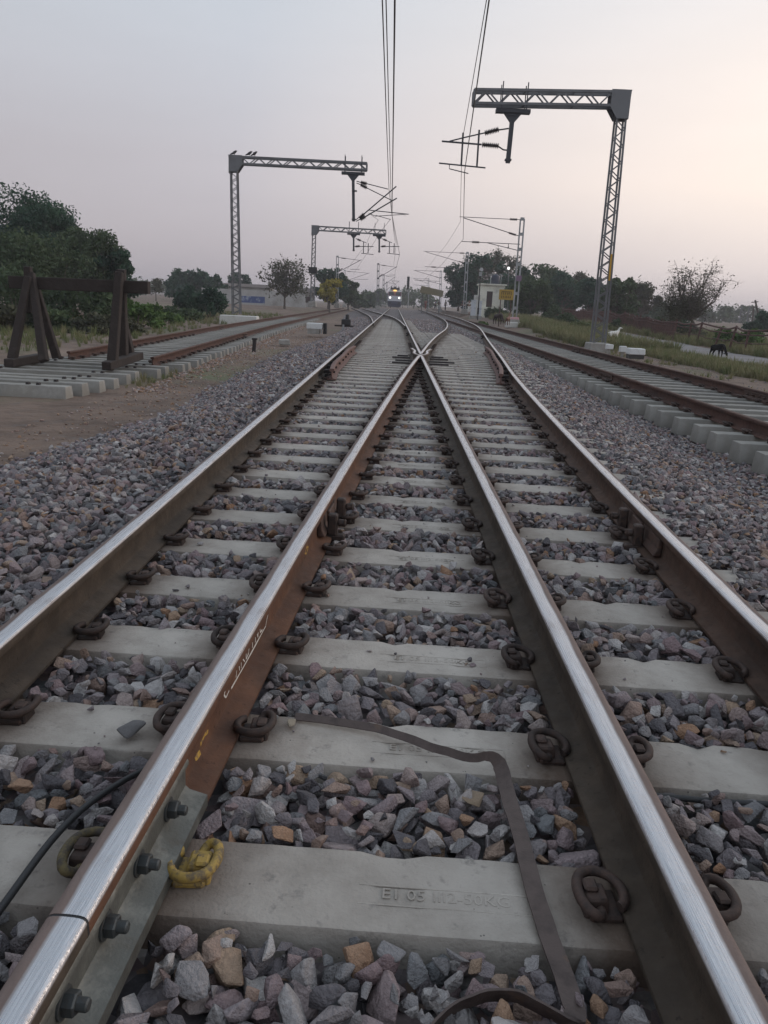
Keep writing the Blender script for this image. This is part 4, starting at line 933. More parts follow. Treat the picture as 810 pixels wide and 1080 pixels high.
def cant_mast(y, ub, vb, ut, vt, side, label, w=.26, reach=3.9, mat=None, style=0, foot=True, light=True):
    base, top = at(ub, vb, y), at(ut, vt, y); mat = mat or M['galv_light']
    g = empty('cantilever_mast', (base.x, y, base.z), 0, label, 'overhead mast', 'overhead line masts beside the tracks')
    m = MB(); 
    for s in (-1, 1): m.bar((base.x+s*w/2, y, base.z), (top.x+s*w/2, y, top.z), .085, .14, (0, 1, 0))
    n = max(5, int((top.z-base.z)/.95))
    for i in range(n+1):
        c = Vector(base).lerp(Vector(top), i/n); c.y = y; m.box((c.x, y, c.z), (w, .10, .20))
    pc(m, 'column', mat, g)
    m = MB(); tz = top.z; x = top.x; X = x+side*reach
    r = .028 if y < 90 else .036
    if style == 0:
        m.tube([(x, y, tz-.05), (X+side*.35, y, tz-.05)], r*.8, 6); m.tube([(x+side*.1, y, tz-1.10), (X+side*.1, y, tz-.10)], r, 6)
        m.tube([(x, y, tz-1.62), (X+side*.1, y, tz-1.62)], r*.9, 6); m.tube([(x, y, tz-2.05), (x+side*2.3, y, tz-1.62)], r*.9, 6); m.tube([(x+side*.8, y, tz-1.62), (x+side*.8, y, tz-1.92)], r*.8, 6)
        ins = (((x+side*.35, y, tz-.05), (x+side*.85, y, tz-.05)), ((x+side*.35, y, tz-1.04), (x+side*.85, y, tz-.92)), ((X-side*1.1, y, tz-1.62), (X-side*.6, y, tz-1.62)))
    else:
        m.tube([(x, y, tz-.1), (X, y, tz-.35)], r*.8, 6); m.tube([(x, y, tz-2.0), (X+side*.2, y, tz-.25)], r, 6); m.tube([(x+side*1.7, y, tz-1.5), (X, y, tz-1.45)], r*.8, 6)
        ins = (((x+side*.5, y, tz-.16), (x+side*1.1, y, tz-.2)), ((x+side*.2, y, tz-1.83), (x+side*.7, y, tz-1.4)))
    ca = pc(m, 'cantilever', M['drop'], g)
    for a, b in ins: insulator(ca, a, b, r=.09)
    if foot:
        m = MB(); m.box((base.x, y, base.z-.05), (.75, .75, .55), taper=.8); pc(m, 'foundation', M['foundation'], g, bevel=.03)
    return g, top
g2, t2 = cant_mast(56, 542.2, 340, 551, 231, -1, 'pale mast beside the yellow signboard, with a pink painted foot')
m = MB(); p = at(547.3, 293.5, 55.8); m.box(p, (.36, .06, .36)); pc(m, 'number_plate', M['purple'], g2)
m = MB(); m.box((g2.location.x, 56, g2.location.z-.18), (1.15, .95, .40)); pc(m, 'foot_slab', M['whitewash'], g2, bevel=.04)
m = MB(); m.box((g2.location.x, 56, g2.location.z+.17), (.62, .62, .36), taper=.9); pc(m, 'painted_foot', M['pink'], g2, bevel=.03)
cant_mast(88, 489.8, 328, 493, 266.7, -1, 'pale mast in front of the dark trees left of the white hut', style=0, reach=4.4)
cant_mast(135, 464, 327, 465, 286, -1, 'small mast rising behind the sloping platform roof', style=0, reach=4.2)
cant_mast(200, 451.5, 325, 452, 294, -1, 'tiny mast left of the sloping platform roof', style=0, reach=3.6)
cant_mast(105, 355.5, 322, 356, 270.5, 1, 'mast rising behind the yellow green tree', style=1, reach=2.9)
cant_mast(150, 363.3, 322, 363.6, 285, 1, 'smaller mast right of the yellow green tree', style=1, reach=4.4)
cant_mast(120, 398.3, 324, 399, 278.3, 1, 'mast left of the train with a single slanting arm', style=1, reach=2.6, mat=M['galv'])
cant_mast(165, 404, 322, 404.7, 290, 1, 'mast close beside the train at left, farther than the one next to it', style=1, reach=2.2, mat=M['galv'])
cant_mast(215, 407.6, 322, 408, 297.5, 1, 'faint mast immediately left of the train', style=1, reach=2, mat=M['galv'])

# wires
def wire(pts, r, label, name='overhead_wire', cat='wire'):
    m = MB(); m.tube(pts, r, 6); o = m.build(name, M['wire'], None, 60); return tag(o, label, cat, 'overhead wires')
def sagged(a, b, sag, n=10):
    a, b = Vector(a), Vector(b); return [a.lerp(b, t)-Vector((0, 0, 4*sag*t*(1-t))) for t in np.linspace(0, 1, n)]
c0 = at(416.5, -6, 13.6); c1 = at(413.5, 227, 45); c2 = at(421.5, 268, 77); c3 = at(416.5, 288, 120); c4 = at(416.3, 297, 165)
back = c0+(c0-c1)*.6
wire([back, c0, c1, c2, c3, c4], .016, 'thick dark contact wire over the track the train stands on')
k0 = at(403, -6, 17.2); k1 = at(410.3, 200, 45); k2 = at(418, 255, 77); k3 = at(415, 280, 120)
wire(sagged(k0+(k0-k1)*.5, k0, .0, 3)+sagged(k0, k1, .05)[1:]+sagged(k1, k2, .25)[1:]+sagged(k2, k3, .3)[1:], .014, 'thin wire over the train track, leftmost of three at the top of the photo')
k0 = at(407, -6, 16.6); k1 = at(412.6, 211, 45); k2 = at(417, 256, 77)
wire(sagged(k0+(k0-k1)*.5, k0, .0, 3)+sagged(k0, k1, .05)[1:]+sagged(k1, k2, .3)[1:], .012, 'thin wire over the train track, middle one of three at the top of the photo')
for t in (.25, .5, .75):
    pass
r0 = at(517, -8, 14.6); r1 = at(490, 181, 30); r2 = at(488.5, 252.5, 56); r3 = at(466, 279, 88); r4 = at(446, 296, 135)
wire([r0+(r0-r1)*.6, r0, r1, r2, r3, r4], .014, 'dark contact wire over the right hand loop track')
q0 = at(514.5, -8, 18.0); q1 = at(487.5, 149, 30); q2 = at(485.5, 234, 56); q3 = at(460, 270, 88); q4 = at(444, 290, 135)
wire([q0+(q0-q1)*.5, q0]+sagged(q0, q1, .03)[1:]+sagged(q1, q2, .15)[1:]+sagged(q2, q3, .25)[1:]+sagged(q3, q4, .2)[1:], .010, 'thin catenary wire above the right hand loop track')
l0 = at(389, 225, 45); wire([l0, at(399, 232, 52), at(392, 244, 66), at(386, 258, 77), at(366, 284, 105)], .012, 'thin wire slanting away left beneath the left portal boom')
wire([at(412, 231, 46), at(404, 241, 60), at(386.5, 268, 77), at(372, 290, 150)], .012, 'thin wire running from the left portal down to the far masts')

# ------------------------------------------------------------------ signal, cabinets, hut, sign, shelter
def simple(name, label, cat, loc, group=None): return empty(name, loc, 0, label, cat, group)
p = at(430.3, 322, 142); g = simple('signal_post', 'slim signal post with a tall dark head right of the train', 'signal', p)
m = MB(); m.tube([(p.x, 142, p.z-.5), (p.x, 142, p.z+3.6)], .09, 8); pc(m, 'post', M['galv_light'], g)
m = MB(); h = at(430.6, 297, 142); m.box(h, (.45, .3, 1.7)); m.box((h.x, 142, h.z-1.05), (.3, .3, .5)); pc(m, 'signal_head', M['black_iron'], g, bevel=.04)
# grey cabinets
for (ul, ur, vt, vb, lab) in ((496.6, 502.5, 317, 333.0, 'pale blue equipment cabinet, left one of the pair by the white hut'), (503.6, 508.6, 318.0, 333.5, 'pale blue equipment cabinet, right one of the pair by the white hut')):
    a, b = at(ul, vb, 72), at(ur, vt, 72); w_, hh = b.x-a.x, b.z-a.z; g = simple('equipment_cabinet', lab, 'cabinet', ((a.x+b.x)/2, 72.3, a.z), 'equipment cabinets')
    m = MB(); m.box((0, 0, hh/2), (w_, .55, hh)); m.build('body', M['cabinet'], g, bevel=.015)
    m = MB(); m.box((0, 0, hh+.025), (w_+.09, .66, .05)); m.build('lid', M['cabinet'], g, bevel=.01)
    m = MB(); m.box((0, -.283, hh*.5), (w_*.86, .018, hh*.86)); d_ = m.build('door', M['cabinet'], g); m = MB(); m.box((w_*.3, -.30, hh*.5), (.025, .03, .14)); m.build('handle', M['black_iron'], d_)
    m = MB(); m.box((0, 0, -.12), (w_+.15, .7, .26)); m.build('plinth', M['foundation'], g)
p = at(504, 334, 70.5); g = simple('lamp_post', 'thin post with a small loudspeaker horn beside the cabinets', 'post', p)
t_ = at(507, 287, 70.5); m = MB(); m.tube([p-Vector((0, 0, .3)), t_], .05, 7); pc(m, 'post', M['black_iron'], g)
m = MB(); m.box(at(506.9, 289, 70.4), (.22, .2, .34)); m.lathe(at(507.4, 284.5, 70.4), [(.05, 0), (.16, .16)], 10, (.2, -1, .1)); pc(m, 'horn', M['galv_light'], g)
m = MB(); a = at(504.3, 328, 70.2); m.box(a, (.16, .14, .55)); pc(m, 'junction_box', M['black_iron'], g)
# hut
Yh = 86; a, b = at(505.5, 333, Yh), at(533, 302, Yh); W_ = b.x-a.x; x0, x1 = a.x, b.x; zb = ground_z(x0, Yh)-.1; ztop = b.z+.05
g = simple('hut', 'small cream flat roofed hut with a dark doorway', 'building', ((x0+x1)/2, Yh, zb))
dl, dr = at(512.4, 324, Yh).x, at(520, 307.5, Yh).x; dz1 = at(516, 307.3, Yh).z; dz0 = at(516, 324, Yh).z
m = MB()
def bx(mb, xa, xb, ya, yb, za, zb_): mb.box(((xa+xb)/2, (ya+yb)/2, (za+zb_)/2), (xb-xa, yb-ya, zb_-za))
bx(m, x0, dl, Yh, Yh+.22, zb, ztop); bx(m, dr, x1, Yh, Yh+.22, zb, ztop); bx(m, dl, dr, Yh, Yh+.22, dz1, ztop); bx(m, dl, dr, Yh, Yh+.22, zb, dz0)
bx(m, x0, x0+.22, Yh+.223, Yh+3.4, zb, ztop); bx(m, x1-.22, x1, Yh+.223, Yh+3.4, zb, ztop); bx(m, x0+.223, x1-.223, Yh+3.18, Yh+3.4, zb, ztop)
pc(m, 'wall', M['plaster'], g)
m = MB(); bx(m, x0-.16, x1+.16, Yh-.2, Yh+3.55, ztop+.003, ztop+.14); pc(m, 'roof', M['plaster'], g)
m = MB(); bx(m, dl+.01, dr-.01, Yh+.10, Yh+.16, dz0, dz1); dd = pc(m, 'door', M['door'], g)
sx0, sx1 = at(509.5, 330, Yh).x, at(520.5, 330, Yh).x; m = MB(); bx(m, sx0, sx1, Yh-1.0, Yh-.003, zb, at(515, 324.5, Yh-1).z); pc(m, 'doorstep', M['plaster'], g, bevel=.02)
sx0, sx1 = at(500.5, 330, Yh).x, x0-.003; m = MB(); bx(m, sx0, sx1, Yh+.3, Yh+2, zb, at(503, 311, Yh).z); pc(m, 'side_wall', M['whitewash'], g)
tp = at(522, 303, Yh+1.5); g = simple('water_tank', 'dark blue water tank in a pale frame on the hut roof', 'water tank', (tp.x, Yh+1.5, ztop+.14))
m = MB(); hh = at(522, 289.5, Yh+1.5).z-ztop-.14; m.lathe((0, 0, 0), [(.42, 0), (.45, .06), (.45, hh*.8), (.40, hh*.92), (.16, hh), (.14, hh+.05)], 20); m.build('drum', M['tank'], g, 40)
m = MB()
for s in (-1, 1): m.bar((s*.56, -.3, 0), (s*.56, -.3, hh), .06, .06); m.bar((s*.56, -.3, hh), (s*.30, -.3, hh+.05), .05, .05)
m.build('frame', M['galv_light'], g)
# yellow sign
Ys = 60; c = [at(526.8, 304.7, Ys), at(542.3, 305.9, Ys), at(541.5, 317.4, Ys), at(526, 315.6, Ys)]; ctr = sum(c, Vector())/4
sw = (c[1]-c[0]).length; sh = (c[0]-c[3]).length
zg = ground_z(ctr.x, Ys); g = simple('station_sign', 'yellow station signboard with two lines of dark lettering', 'sign', (ctr.x, Ys, zg))
m = MB(); m.box((0, 0, ctr.z-zg), (sw, .05, sh)); bd = m.build('board', M['sign'], g, bevel=.008)
m = MB()
for s in (-1, 1): m.bar((s*sw*.36, .05, -.2), (s*sw*.36, .05, ctr.z-zg+sh*.45), .07, .05)
m.build('post', M['fence'], g)
rr = random.Random(5)
for zz, hh in ((.13, .25), (-.22, .20)):
    m = MB()
    x = -sw*.33
    if zz > 0: m.box((0, -.032, ctr.z-zg+zz*sh/1+hh*.5), (sw*.68, .006, .035))
    while x < sw*.32:
        wd = rr.uniform(.07, .12); zc = ctr.z-zg+zz*sh
        m.bar((x, -.032, zc-hh*.45), (x, -.032, zc+hh*.45), .035, .006, (0, 1, 0)); m.bar((x-wd*.5, -.031, zc), (x+wd*.4, -.031, zc+rr.uniform(-.06, .06)), .03, .006, (0, 1, 0)); x += wd+.04
    m.build('lettering', M['black_paint'], bd)
# platform and shelter
ps = empty('platform_shelter', (at(456, 322, 120).x, 120, 0), 0, 'long sloping olive platform roof on thin posts beyond the loop track', 'shelter')
c = [at(444.5, 301.3, 118), at(467.5, 306.6, 118), at(466.5, 313.2, 118), at(442.8, 308.6, 118)]
m = MB(); off = Vector((.6, 9, .15)); vs = c+[q+off for q in c]; vs = [tuple(v) for v in vs]
m.add(vs, [(0, 1, 2, 3), (7, 6, 5, 4), (0, 4, 5, 1), (1, 5, 6, 2), (2, 6, 7, 3), (3, 7, 4, 0)]); pc(m, 'roof', M['shelter'], ps)
for u in (445.5, 451.5, 464):
    m = MB(); t_ = at(u, 311, 119); m.bar((t_.x, 119.5, -.3), (t_.x, 119.5, t_.z), .12, .12); pc(m, 'post', M['galv'], ps)
m = MB(); py = [(3.5+i, ) for i in range(1)]
vs = []
for y in range(96, 200, 4):
    xe = Dx(y)+1.7
    vs += [(xe, y, -.45), (xe, y, .28), (xe+6, y, .30), (xe+6, y, -.4)]
n = len(vs)//4; m.add(vs, [(i*4+k, i*4+k+1, i*4+k+5, i*4+k+4) for i in range(n-1) for k in range(3)]+[(0, 3, 2, 1)])
M['platform'] = mk('platform_earth', (.22, .17, .145), .95, var=[((.15, .12, .1), .45, .7, .4)], bump=.3, bscale=5)
tag(m.build('platform', M['platform']), 'low brown station platform beyond the loop', 'platform', kind='structure')
# stone bench like slab and litter between the tracks are left to the ballast; trackside boxes
def box_thing(name, label, cat, u0, u1, vt, vb, y, dep, mats, grp=None, legs=False):
    a, b = at(u0, vb, y), at(u1, vt, y); w_, h_ = b.x-a.x, abs(b.z-a.z); g = simple(name, label, cat, ((a.x+b.x)/2, y+dep/2, a.z), grp); return g, w_, h_
g, w_, h_ = box_thing('equipment_box', 'large white equipment box by the right track, widest of the three', 'box', 663, 681.5, 368.5, 378.3, 26.5, .45, None, 'white boxes by the right hand track')
m = MB(); m.box((0, 0, h_*.30), (w_*.92, .38, h_*.62)); m.build('base', M['dark_box'], g); m = MB(); m.box((0, 0, h_*.72), (w_, .46, h_*.62), taper=.95); m.build('cover', M['white_box'], g, bevel=.02)
for u0, u1, vt, vb, y, lab in ((639, 647.5, 363.5, 372.5, 28.5, 'small white box on a stub between the mast and the larger boxes'), (653.2, 661.5, 365.3, 376.5, 27.5, 'small white box next to the widest white box')):
    g, w_, h_ = box_thing('cable_box', lab, 'box', u0, u1, vt, vb, y, .2, None, 'white boxes by the right hand track')
    m = MB(); m.box((0, 0, h_*.72), (w_, .2, h_*.55)); m.build('cover', M['white_box'], g, bevel=.015); m = MB(); m.box((0, 0, h_*.2), (w_*.35, .1, h_*.6)); m.build('stub', M['foundation'], g)
# left point machine
Yb = 33; a, b = at(325, 352, Yb), at(346.5, 341, Yb); g = simple('point_machine', 'white covered point machine on a concrete block left of the straight rail', 'point machine', ((a.x+b.x)/2-.1, Yb+.2, a.z))
w_ = b.x-a.x; h_ = b.z-a.z
m = MB(); m.box((-.06, 0, h_*.70), (w_*.78, .5, h_*.52)); m.build('cover', M['white_box'], g, bevel=.02)
m = MB(); m.box((-.1, 0, h_*.22), (w_*.6, .5, h_*.44)); m.build('base', M['foundation'], g)
for dx in (.33, .41): 
    m = MB(); m.box((dx, -.02, h_*.52), (.055, .42, h_*.95)); m.build('end_plate', M['black_iron'], g)
m = MB(); m.box((.24, -.26, h_*.25), (.05, .04, h_*.35)); m.build('bracket', M['galv_light'], g)
Yb = 40; p = at(366, 346.5, Yb); g = simple('point_lever', 'black point lever stand with a low post beside the far left turnout', 'point lever', p)
m = MB(); m.box((-.05, 0, .30), (.46, .4, .30)); m.build('housing', M['black_iron'], g, bevel=.03)
m = MB(); m.box((0, 0, .12), (1.25, .22, .07)); m.build('timber', M['timber'], g)
m = MB(); m.lathe((.0, 0, .45), [(.10, 0), (.09, .22), (.05, .24)], 10); m.build('post', M['black_iron'], g)
m = MB(); m.bar((.3, 0, .1), (1.4, .15, .02), .05, .05); m.build('rod', M['plate'], g); m = MB(); m.box((-.17, -.28, .06), (.09, .05, .26)); m.build('bracket', M['galv_light'], g)
p = at(267.5, 366, 22.5); g = simple('marker_peg', 'short dark peg in the earth between the tracks', 'peg', (p.x, 22.5, -.5)); m = MB(); m.bar((0, 0, -.1), (.03, 0, .36), .10, .08); m.build('peg', M['plate'], g, bevel=.012); m = MB(); m.box((.03, 0, .36), (.14, .12, .05)); m.build('cap', M['plate'], g)
p = at(300, 361.5, 25.8); g = MB(); g.box((0, 0, 0), (.36, .5, .16), taper=.9); o = g.build('concrete_block', M['foundation'], None, bevel=.02); o.location = (p.x, 25.8, p.z+.02); o.rotation_euler.z = .2; tag(o, 'broken concrete block lying on the earth left of the point machine', 'block')

# ------------------------------------------------------------------ locomotive
Yt = 175; X0 = 0.0; g = empty('locomotive', (X0, Yt, 0), 0, 'electric locomotive coming head on with both headlights lit', 'train')
m = MB(); m.box((0, 9, 1.05), (2.9, 18, 1.0)); m.build('underframe', M['loco_dark'], g, bevel=.1)
m = MB(); m.add([(-1.5, 0, 1.5), (1.5, 0, 1.5), (1.5, -.05, 2.5), (-1.5, -.05, 2.5), (1.42, .55, 3.5), (-1.42, .55, 3.5), (-1.1, .8, 3.9), (1.1, .8, 3.9),
              (-1.5, 18, 1.5), (1.5, 18, 1.5), (1.5, 18, 2.5), (-1.5, 18, 2.5), (1.42, 18, 3.5), (-1.42, 18, 3.5), (-1.1, 18, 3.9), (1.1, 18, 3.9)],
             [(0, 1, 2, 3), (3, 2, 4, 5), (5, 4, 7, 6), (1, 9, 10, 2), (2, 10, 12, 4), (4, 12, 15, 7), (7, 15, 14, 6), (8, 0, 3, 11), (11, 3, 5, 13), (13, 5, 6, 14), (9, 8, 11, 10), (10, 11, 13, 12), (12, 13, 14, 15)])
m.build('body', M['loco_white'], g, bevel=.06)
m = MB(); m.add([(-1.46, -.035, 2.62), (1.46, -.035, 2.62), (1.40, .48, 3.46), (-1.40, .48, 3.46)], [(0, 1, 2, 3)]); m.add([(-1.46, .02, 2.58), (1.46, .02, 2.58), (1.4, .55, 3.42), (-1.4, .55, 3.42)], [(3, 2, 1, 0)]); m.build('upper_band', M['loco_red'], g)
for s in (-1, 1):
    m = MB(); m.add([(s*.72-.52, -.06, 2.78), (s*.72+.52, -.06, 2.78), (s*.72+.5, .36, 3.38), (s*.72-.5, .36, 3.38), (s*.72-.52, 0, 2.76), (s*.72+.52, 0, 2.76), (s*.72+.5, .42, 3.36), (s*.72-.5, .42, 3.36)], [(0, 1, 2, 3), (7, 6, 5, 4), (0, 4, 5, 1), (1, 5, 6, 2), (2, 6, 7, 3), (3, 7, 4, 0)]); m.build('windscreen', M['glass'], g)
    m = MB(); m.lathe((s*1.0, -.02, 2.2), [(.19, 0), (.19, .10), (.15, .14)], 16, (0, -1, 0)); m.build('headlight', M['lamp'], g)
    m = MB(); m.lathe((s*.95, .0, 1.08), [(.12, 0), (.12, .35), (.25, .4), (.25, .47)], 14, (0, -1, 0)); m.build('buffer', M['black_iron'], g)
    m = MB(); m.bar((s*.45, 2.2, 4.35), (0, 3.0, 5.1), .05); m.bar((0, 3.0, 5.1), (s*.8, 2.4, 5.75), .05)
    m.build('pantograph_arm', M['drop'], g)
m = MB(); m.bar((-.9, 2.4, 5.76), (.9, 2.4, 5.76), .07, .07); m.build('pantograph_bow', M['drop'], g)
m = MB(); m.box((0, 1.6, 4.1), (2.0, 2.4, .4)); m.box((-.8, 1, 4.4), (.2, .2, .4)); m.box((.8, 1, 4.4), (.2, .2, .4)); m.box((0, .9, 4.3), (.5, .4, .5)); m.build('roof_gear', M['drop'], g)
m = MB(); m.box((0, .35, 3.74), (.7, .5, .24)); m.build('roof_lamp', M['lamp_o'], g, bevel=.04)
m = MB(); m.add([(-1.45, -.25, .95), (1.45, -.25, .95), (1.3, -.1, .25), (-1.3, -.1, .25), (-1.45, .1, .95), (1.45, .1, .95), (1.3, .1, .25), (-1.3, .1, .25)], [(3, 2, 1, 0), (4, 5, 6, 7), (0, 1, 5, 4), (1, 2, 6, 5), (2, 3, 7, 6), (3, 0, 4, 7)]); m.build('cow_catcher', M['loco_dark'], g)
for yy in (2, 4, 13, 15):
    for s in (-1, 1):
        m = MB(); m.lathe((s*.80, yy, .50), [(.5, 0), (.5, .12), (.15, .14)], 16, (s, 0, 0)); m.build('wheel', M['plate'], g)

# ------------------------------------------------------------------ living figures (one skinned body each)
def skinned(name, verts, edges, rad, mat, parent=None, sub=1, root=0):
    me = bpy.data.meshes.new(name); me.from_pydata([tuple(v) for v in verts], edges, []); o = bpy.data.objects.new(name, me); COL.objects.link(o)
    md = o.modifiers.new('skin', 'SKIN'); md.use_smooth_shade = True
    for i, r in enumerate(rad):
        sv = me.skin_vertices[0].data[i]; sv.radius = (r, r) if not isinstance(r, tuple) else r; sv.use_root = (i == root)
    if sub: sm = o.modifiers.new('sub', 'SUBSURF'); sm.levels = sub; sm.render_levels = sub
    dg = bpy.context.evaluated_depsgraph_get(); dg.update(); nm = bpy.data.meshes.new_from_object(o.evaluated_get(dg)); bpy.data.objects.remove(o)
    nm.materials.clear(); return link(name, nm, mat, parent)
def goat(name, label, cat, loc, rz, h, mat, grazing, horn=True, group=None):
    g = empty(name, loc, rz, label, cat, group); s = h/.62
    V = [(-.30, 0, .52), (0, 0, .50), (.26, 0, .54), (.36, 0, .62)]
    if grazing: V += [(.50, 0, .50), (.60, 0, .34), (.66, 0, .26), (.735, 0, .16)]
    else: V += [(.44, 0, .76), (.50, 0, .86), (.58, 0, .86), (.70, 0, .79)]
    E_ = [(0, 1), (1, 2), (2, 3), (3, 4), (4, 5), (5, 6), (6, 7)]; R = [.125, .150, .135, .095, .065, .055, .058, .032]
    def leg(root_i, pts, rs):
        nonlocal V, E_, R
        prev = root_i
        for p, r in zip(pts, rs): V.append(p); R.append(r); E_.append((prev, len(V)-1)); prev = len(V)-1
    for sy in (-1, 1):
        leg(2, [(.25, sy*.085, .40), (.27, sy*.085, .24), (.255, sy*.085, .05), (.275, sy*.085, .0)], [.058, .033, .022, .026])
        leg(0, [(-.27, sy*.085, .38), (-.36, sy*.085, .225), (-.33, sy*.085, .05), (-.31, sy*.085, .0)], [.066, .032, .022, .026])
    leg(0, [(-.42, 0, .56), (-.47, 0, .50)], [.028, .014])
    V = [Vector(v)*s for v in V]; R = [r*s for r in R]
    skinned('body', V, E_, R, mat, g)
    hd = V[6]
    for sy in (-1, 1):
        m = MB(); m.add([hd+Vector((-.02, sy*.045, .03))*s, hd+Vector((-.06, sy*.15, .0))*s, hd+Vector((.0, sy*.06, -.01))*s, hd+Vector((-.03, sy*.09, -.035))*s], [(0, 1, 2), (0, 3, 1), (1, 3, 2), (0, 2, 3)]); m.build('ear', mat, g)
        if horn: m = MB(); m.tube([hd+Vector((-.02, sy*.025, .05))*s, hd+Vector((-.07, sy*.04, .12))*s, hd+Vector((-.13, sy*.06, .13))*s], [.014*s, .01*s, .004*s], 6); m.build('horn', M['plate'], g)
    return g
p = at(755.5, 378, 31); goat('goat', 'black goat grazing at the edge of the lane by the fence', 'goat', (p.x-.02, 31, p.z), -1.28, .52, M['goat_black'], True)
p = at(648, 360.5, 40); goat('goat', 'white goat standing in the grass behind the right portal mast', 'goat', (p.x-.1, 40, p.z), .5, .50, M['goat_white'], False)
p = at(524.5, 342, 53); goat('goat', 'dark brown goat grazing left of the pale mast foot', 'goat', (p.x, 53, p.z), -1.15, .66, M['goat_brown'], True)
p = at(535.2, 343, 53.5); goat('goat', 'small red brown kid between the dark goat and the mast foot', 'goat', (p.x, 53.5, p.z), 1.2, .52, M['goat_red'], False, False)
def person(label, loc, rz, top, legs_m, h=1.68, stride=.12, arm=.15, lean=0.0, grp='people by the platform'):
    g = empty('person', loc, rz, label, 'person', grp); k = h/1.68
    V = [(0, 0, .92), (0, 0, 1.12), (0, 0, 1.34), (0, 0, 1.44), (0, -.015, 1.55), (0, -.02, 1.64)]; R = [(.15, .105), (.135, .10), (.155, .095), .055, .085, .06]; E_ = [(0, 1), (1, 2), (2, 3), (3, 4), (4, 5)]
    def limb(a, pts, rs):
        for q, r in zip(pts, rs): V.append(q); R.append(r); E_.append((a, len(V)-1)); a = len(V)-1
    for s in (-1, 1):
        limb(0, [(s*.09, s*stride*.3, .82), (s*.10, s*stride*.8, .48), (s*.10, s*stride, .09), (s*.105, s*stride-.12, .035)], [.09, .062, .042, .036])
        limb(2, [(s*.19, 0, 1.35), (s*.24, -s*arm*.4, 1.08), (s*.25, -s*arm-.05, .84), (s*.25, -s*arm-.07, .75)], [.058, .044, .032, .038])
    V = [Vector(v)*k for v in V]; R = [tuple(x*k for x in r) if isinstance(r, tuple) else r*k for r in R]
    bo = skinned('body', V, E_, R, M['skin'], g)
    # clothes: sleeve and trouser shells follow the same skeleton, slightly fuller
    q = [i for i in range(len(V)) if i not in (4, 5)]
    def shell(name, keep, mat, grow):
        idx = {o_: n_ for n_, o_ in enumerate(keep)}; ee = [(idx[a], idx[b]) for a, b in E_ if a in idx and b in idx]
        skinned(name, [V[i] for i in keep], ee, [tuple(x*grow for x in R[i]) if isinstance(R[i], tuple) else R[i]*grow for i in keep], mat, g)
    shell('shirt', [0, 1, 2, 10, 11, 18, 19] if len(V) > 19 else [0, 1, 2], top, 1.14)
    shell('trousers', [0, 6, 7, 8, 14, 15, 16], legs_m, 1.16)
    m = MB(); m.lathe(Vector((0, .012, 1.56))*k, [(.093*k, 0), (.100*k, .05*k), (.085*k, .105*k), (.04*k, .13*k)], 12); m.build('hair', M['hair'], g, 60)
    return g
for u, v, y, tp_, lg, lab, rz in ((448.6, 327, 140, 'cloth_red', 'cloth_red', 'person in red clothes standing under the platform roof', .4), (462.5, 327.5, 135, 'cloth_dark', 'cloth_white', 'person in a dark top by the platform roof posts', 2.4),
                               (487.8, 331, 100, 'cloth_dark', 'cloth_dark', 'person in dark clothes walking toward the camera by the trees', .1), (494.3, 330, 104, 'cloth_white', 'cloth_white', 'person in white clothes behind the walker in dark clothes', 3.0),
                               (469.5, 327.5, 130, 'cloth_white', 'cloth_dark', 'person in a pale shirt next to the far mast', 1.0), (458.8, 327.5, 136, 'cloth_blue', 'cloth_dark', 'person in a blue shirt beneath the sloping roof', 5)):
    p = at(u, v, y); person(lab, (p.x, y, max(ground_z(p.x, y), .28 if y > 96 else -9)), rz, M[tp_], M[lg])
# birds on the left boom
for u, lab in ((247.4, 'small dark bird perched above the column of the left portal'), (263.4, 'small dark bird on the left boom, left one of the close pair'), (268.8, 'small dark bird on the left boom, right one of the close pair')):
    p = at(u, 163, 45); f = (p.x-tL.x)/(eL.x-tL.x); z = tL.z+(eL.z-tL.z)*f+.08
    g = empty('bird', (p.x, 45, z), random.uniform(-.5, .5), lab, 'bird', 'birds on the left boom')
    skinned('body', [(-.24, 0, .03), (-.10, 0, .09), (.02, 0, .14), (.08, 0, .22), (.15, 0, .22)], [(0, 1), (1, 2), (2, 3), (3, 4)], [.02, .055, .075, .045, .012], M['feather'], g, 1, 2)
    m = MB(); m.bar((0, .02, .0), (.01, .02, .09), .012); m.bar((0, -.02, 0), (.01, -.02, .09), .012); m.build('legs', M['plate'], g)

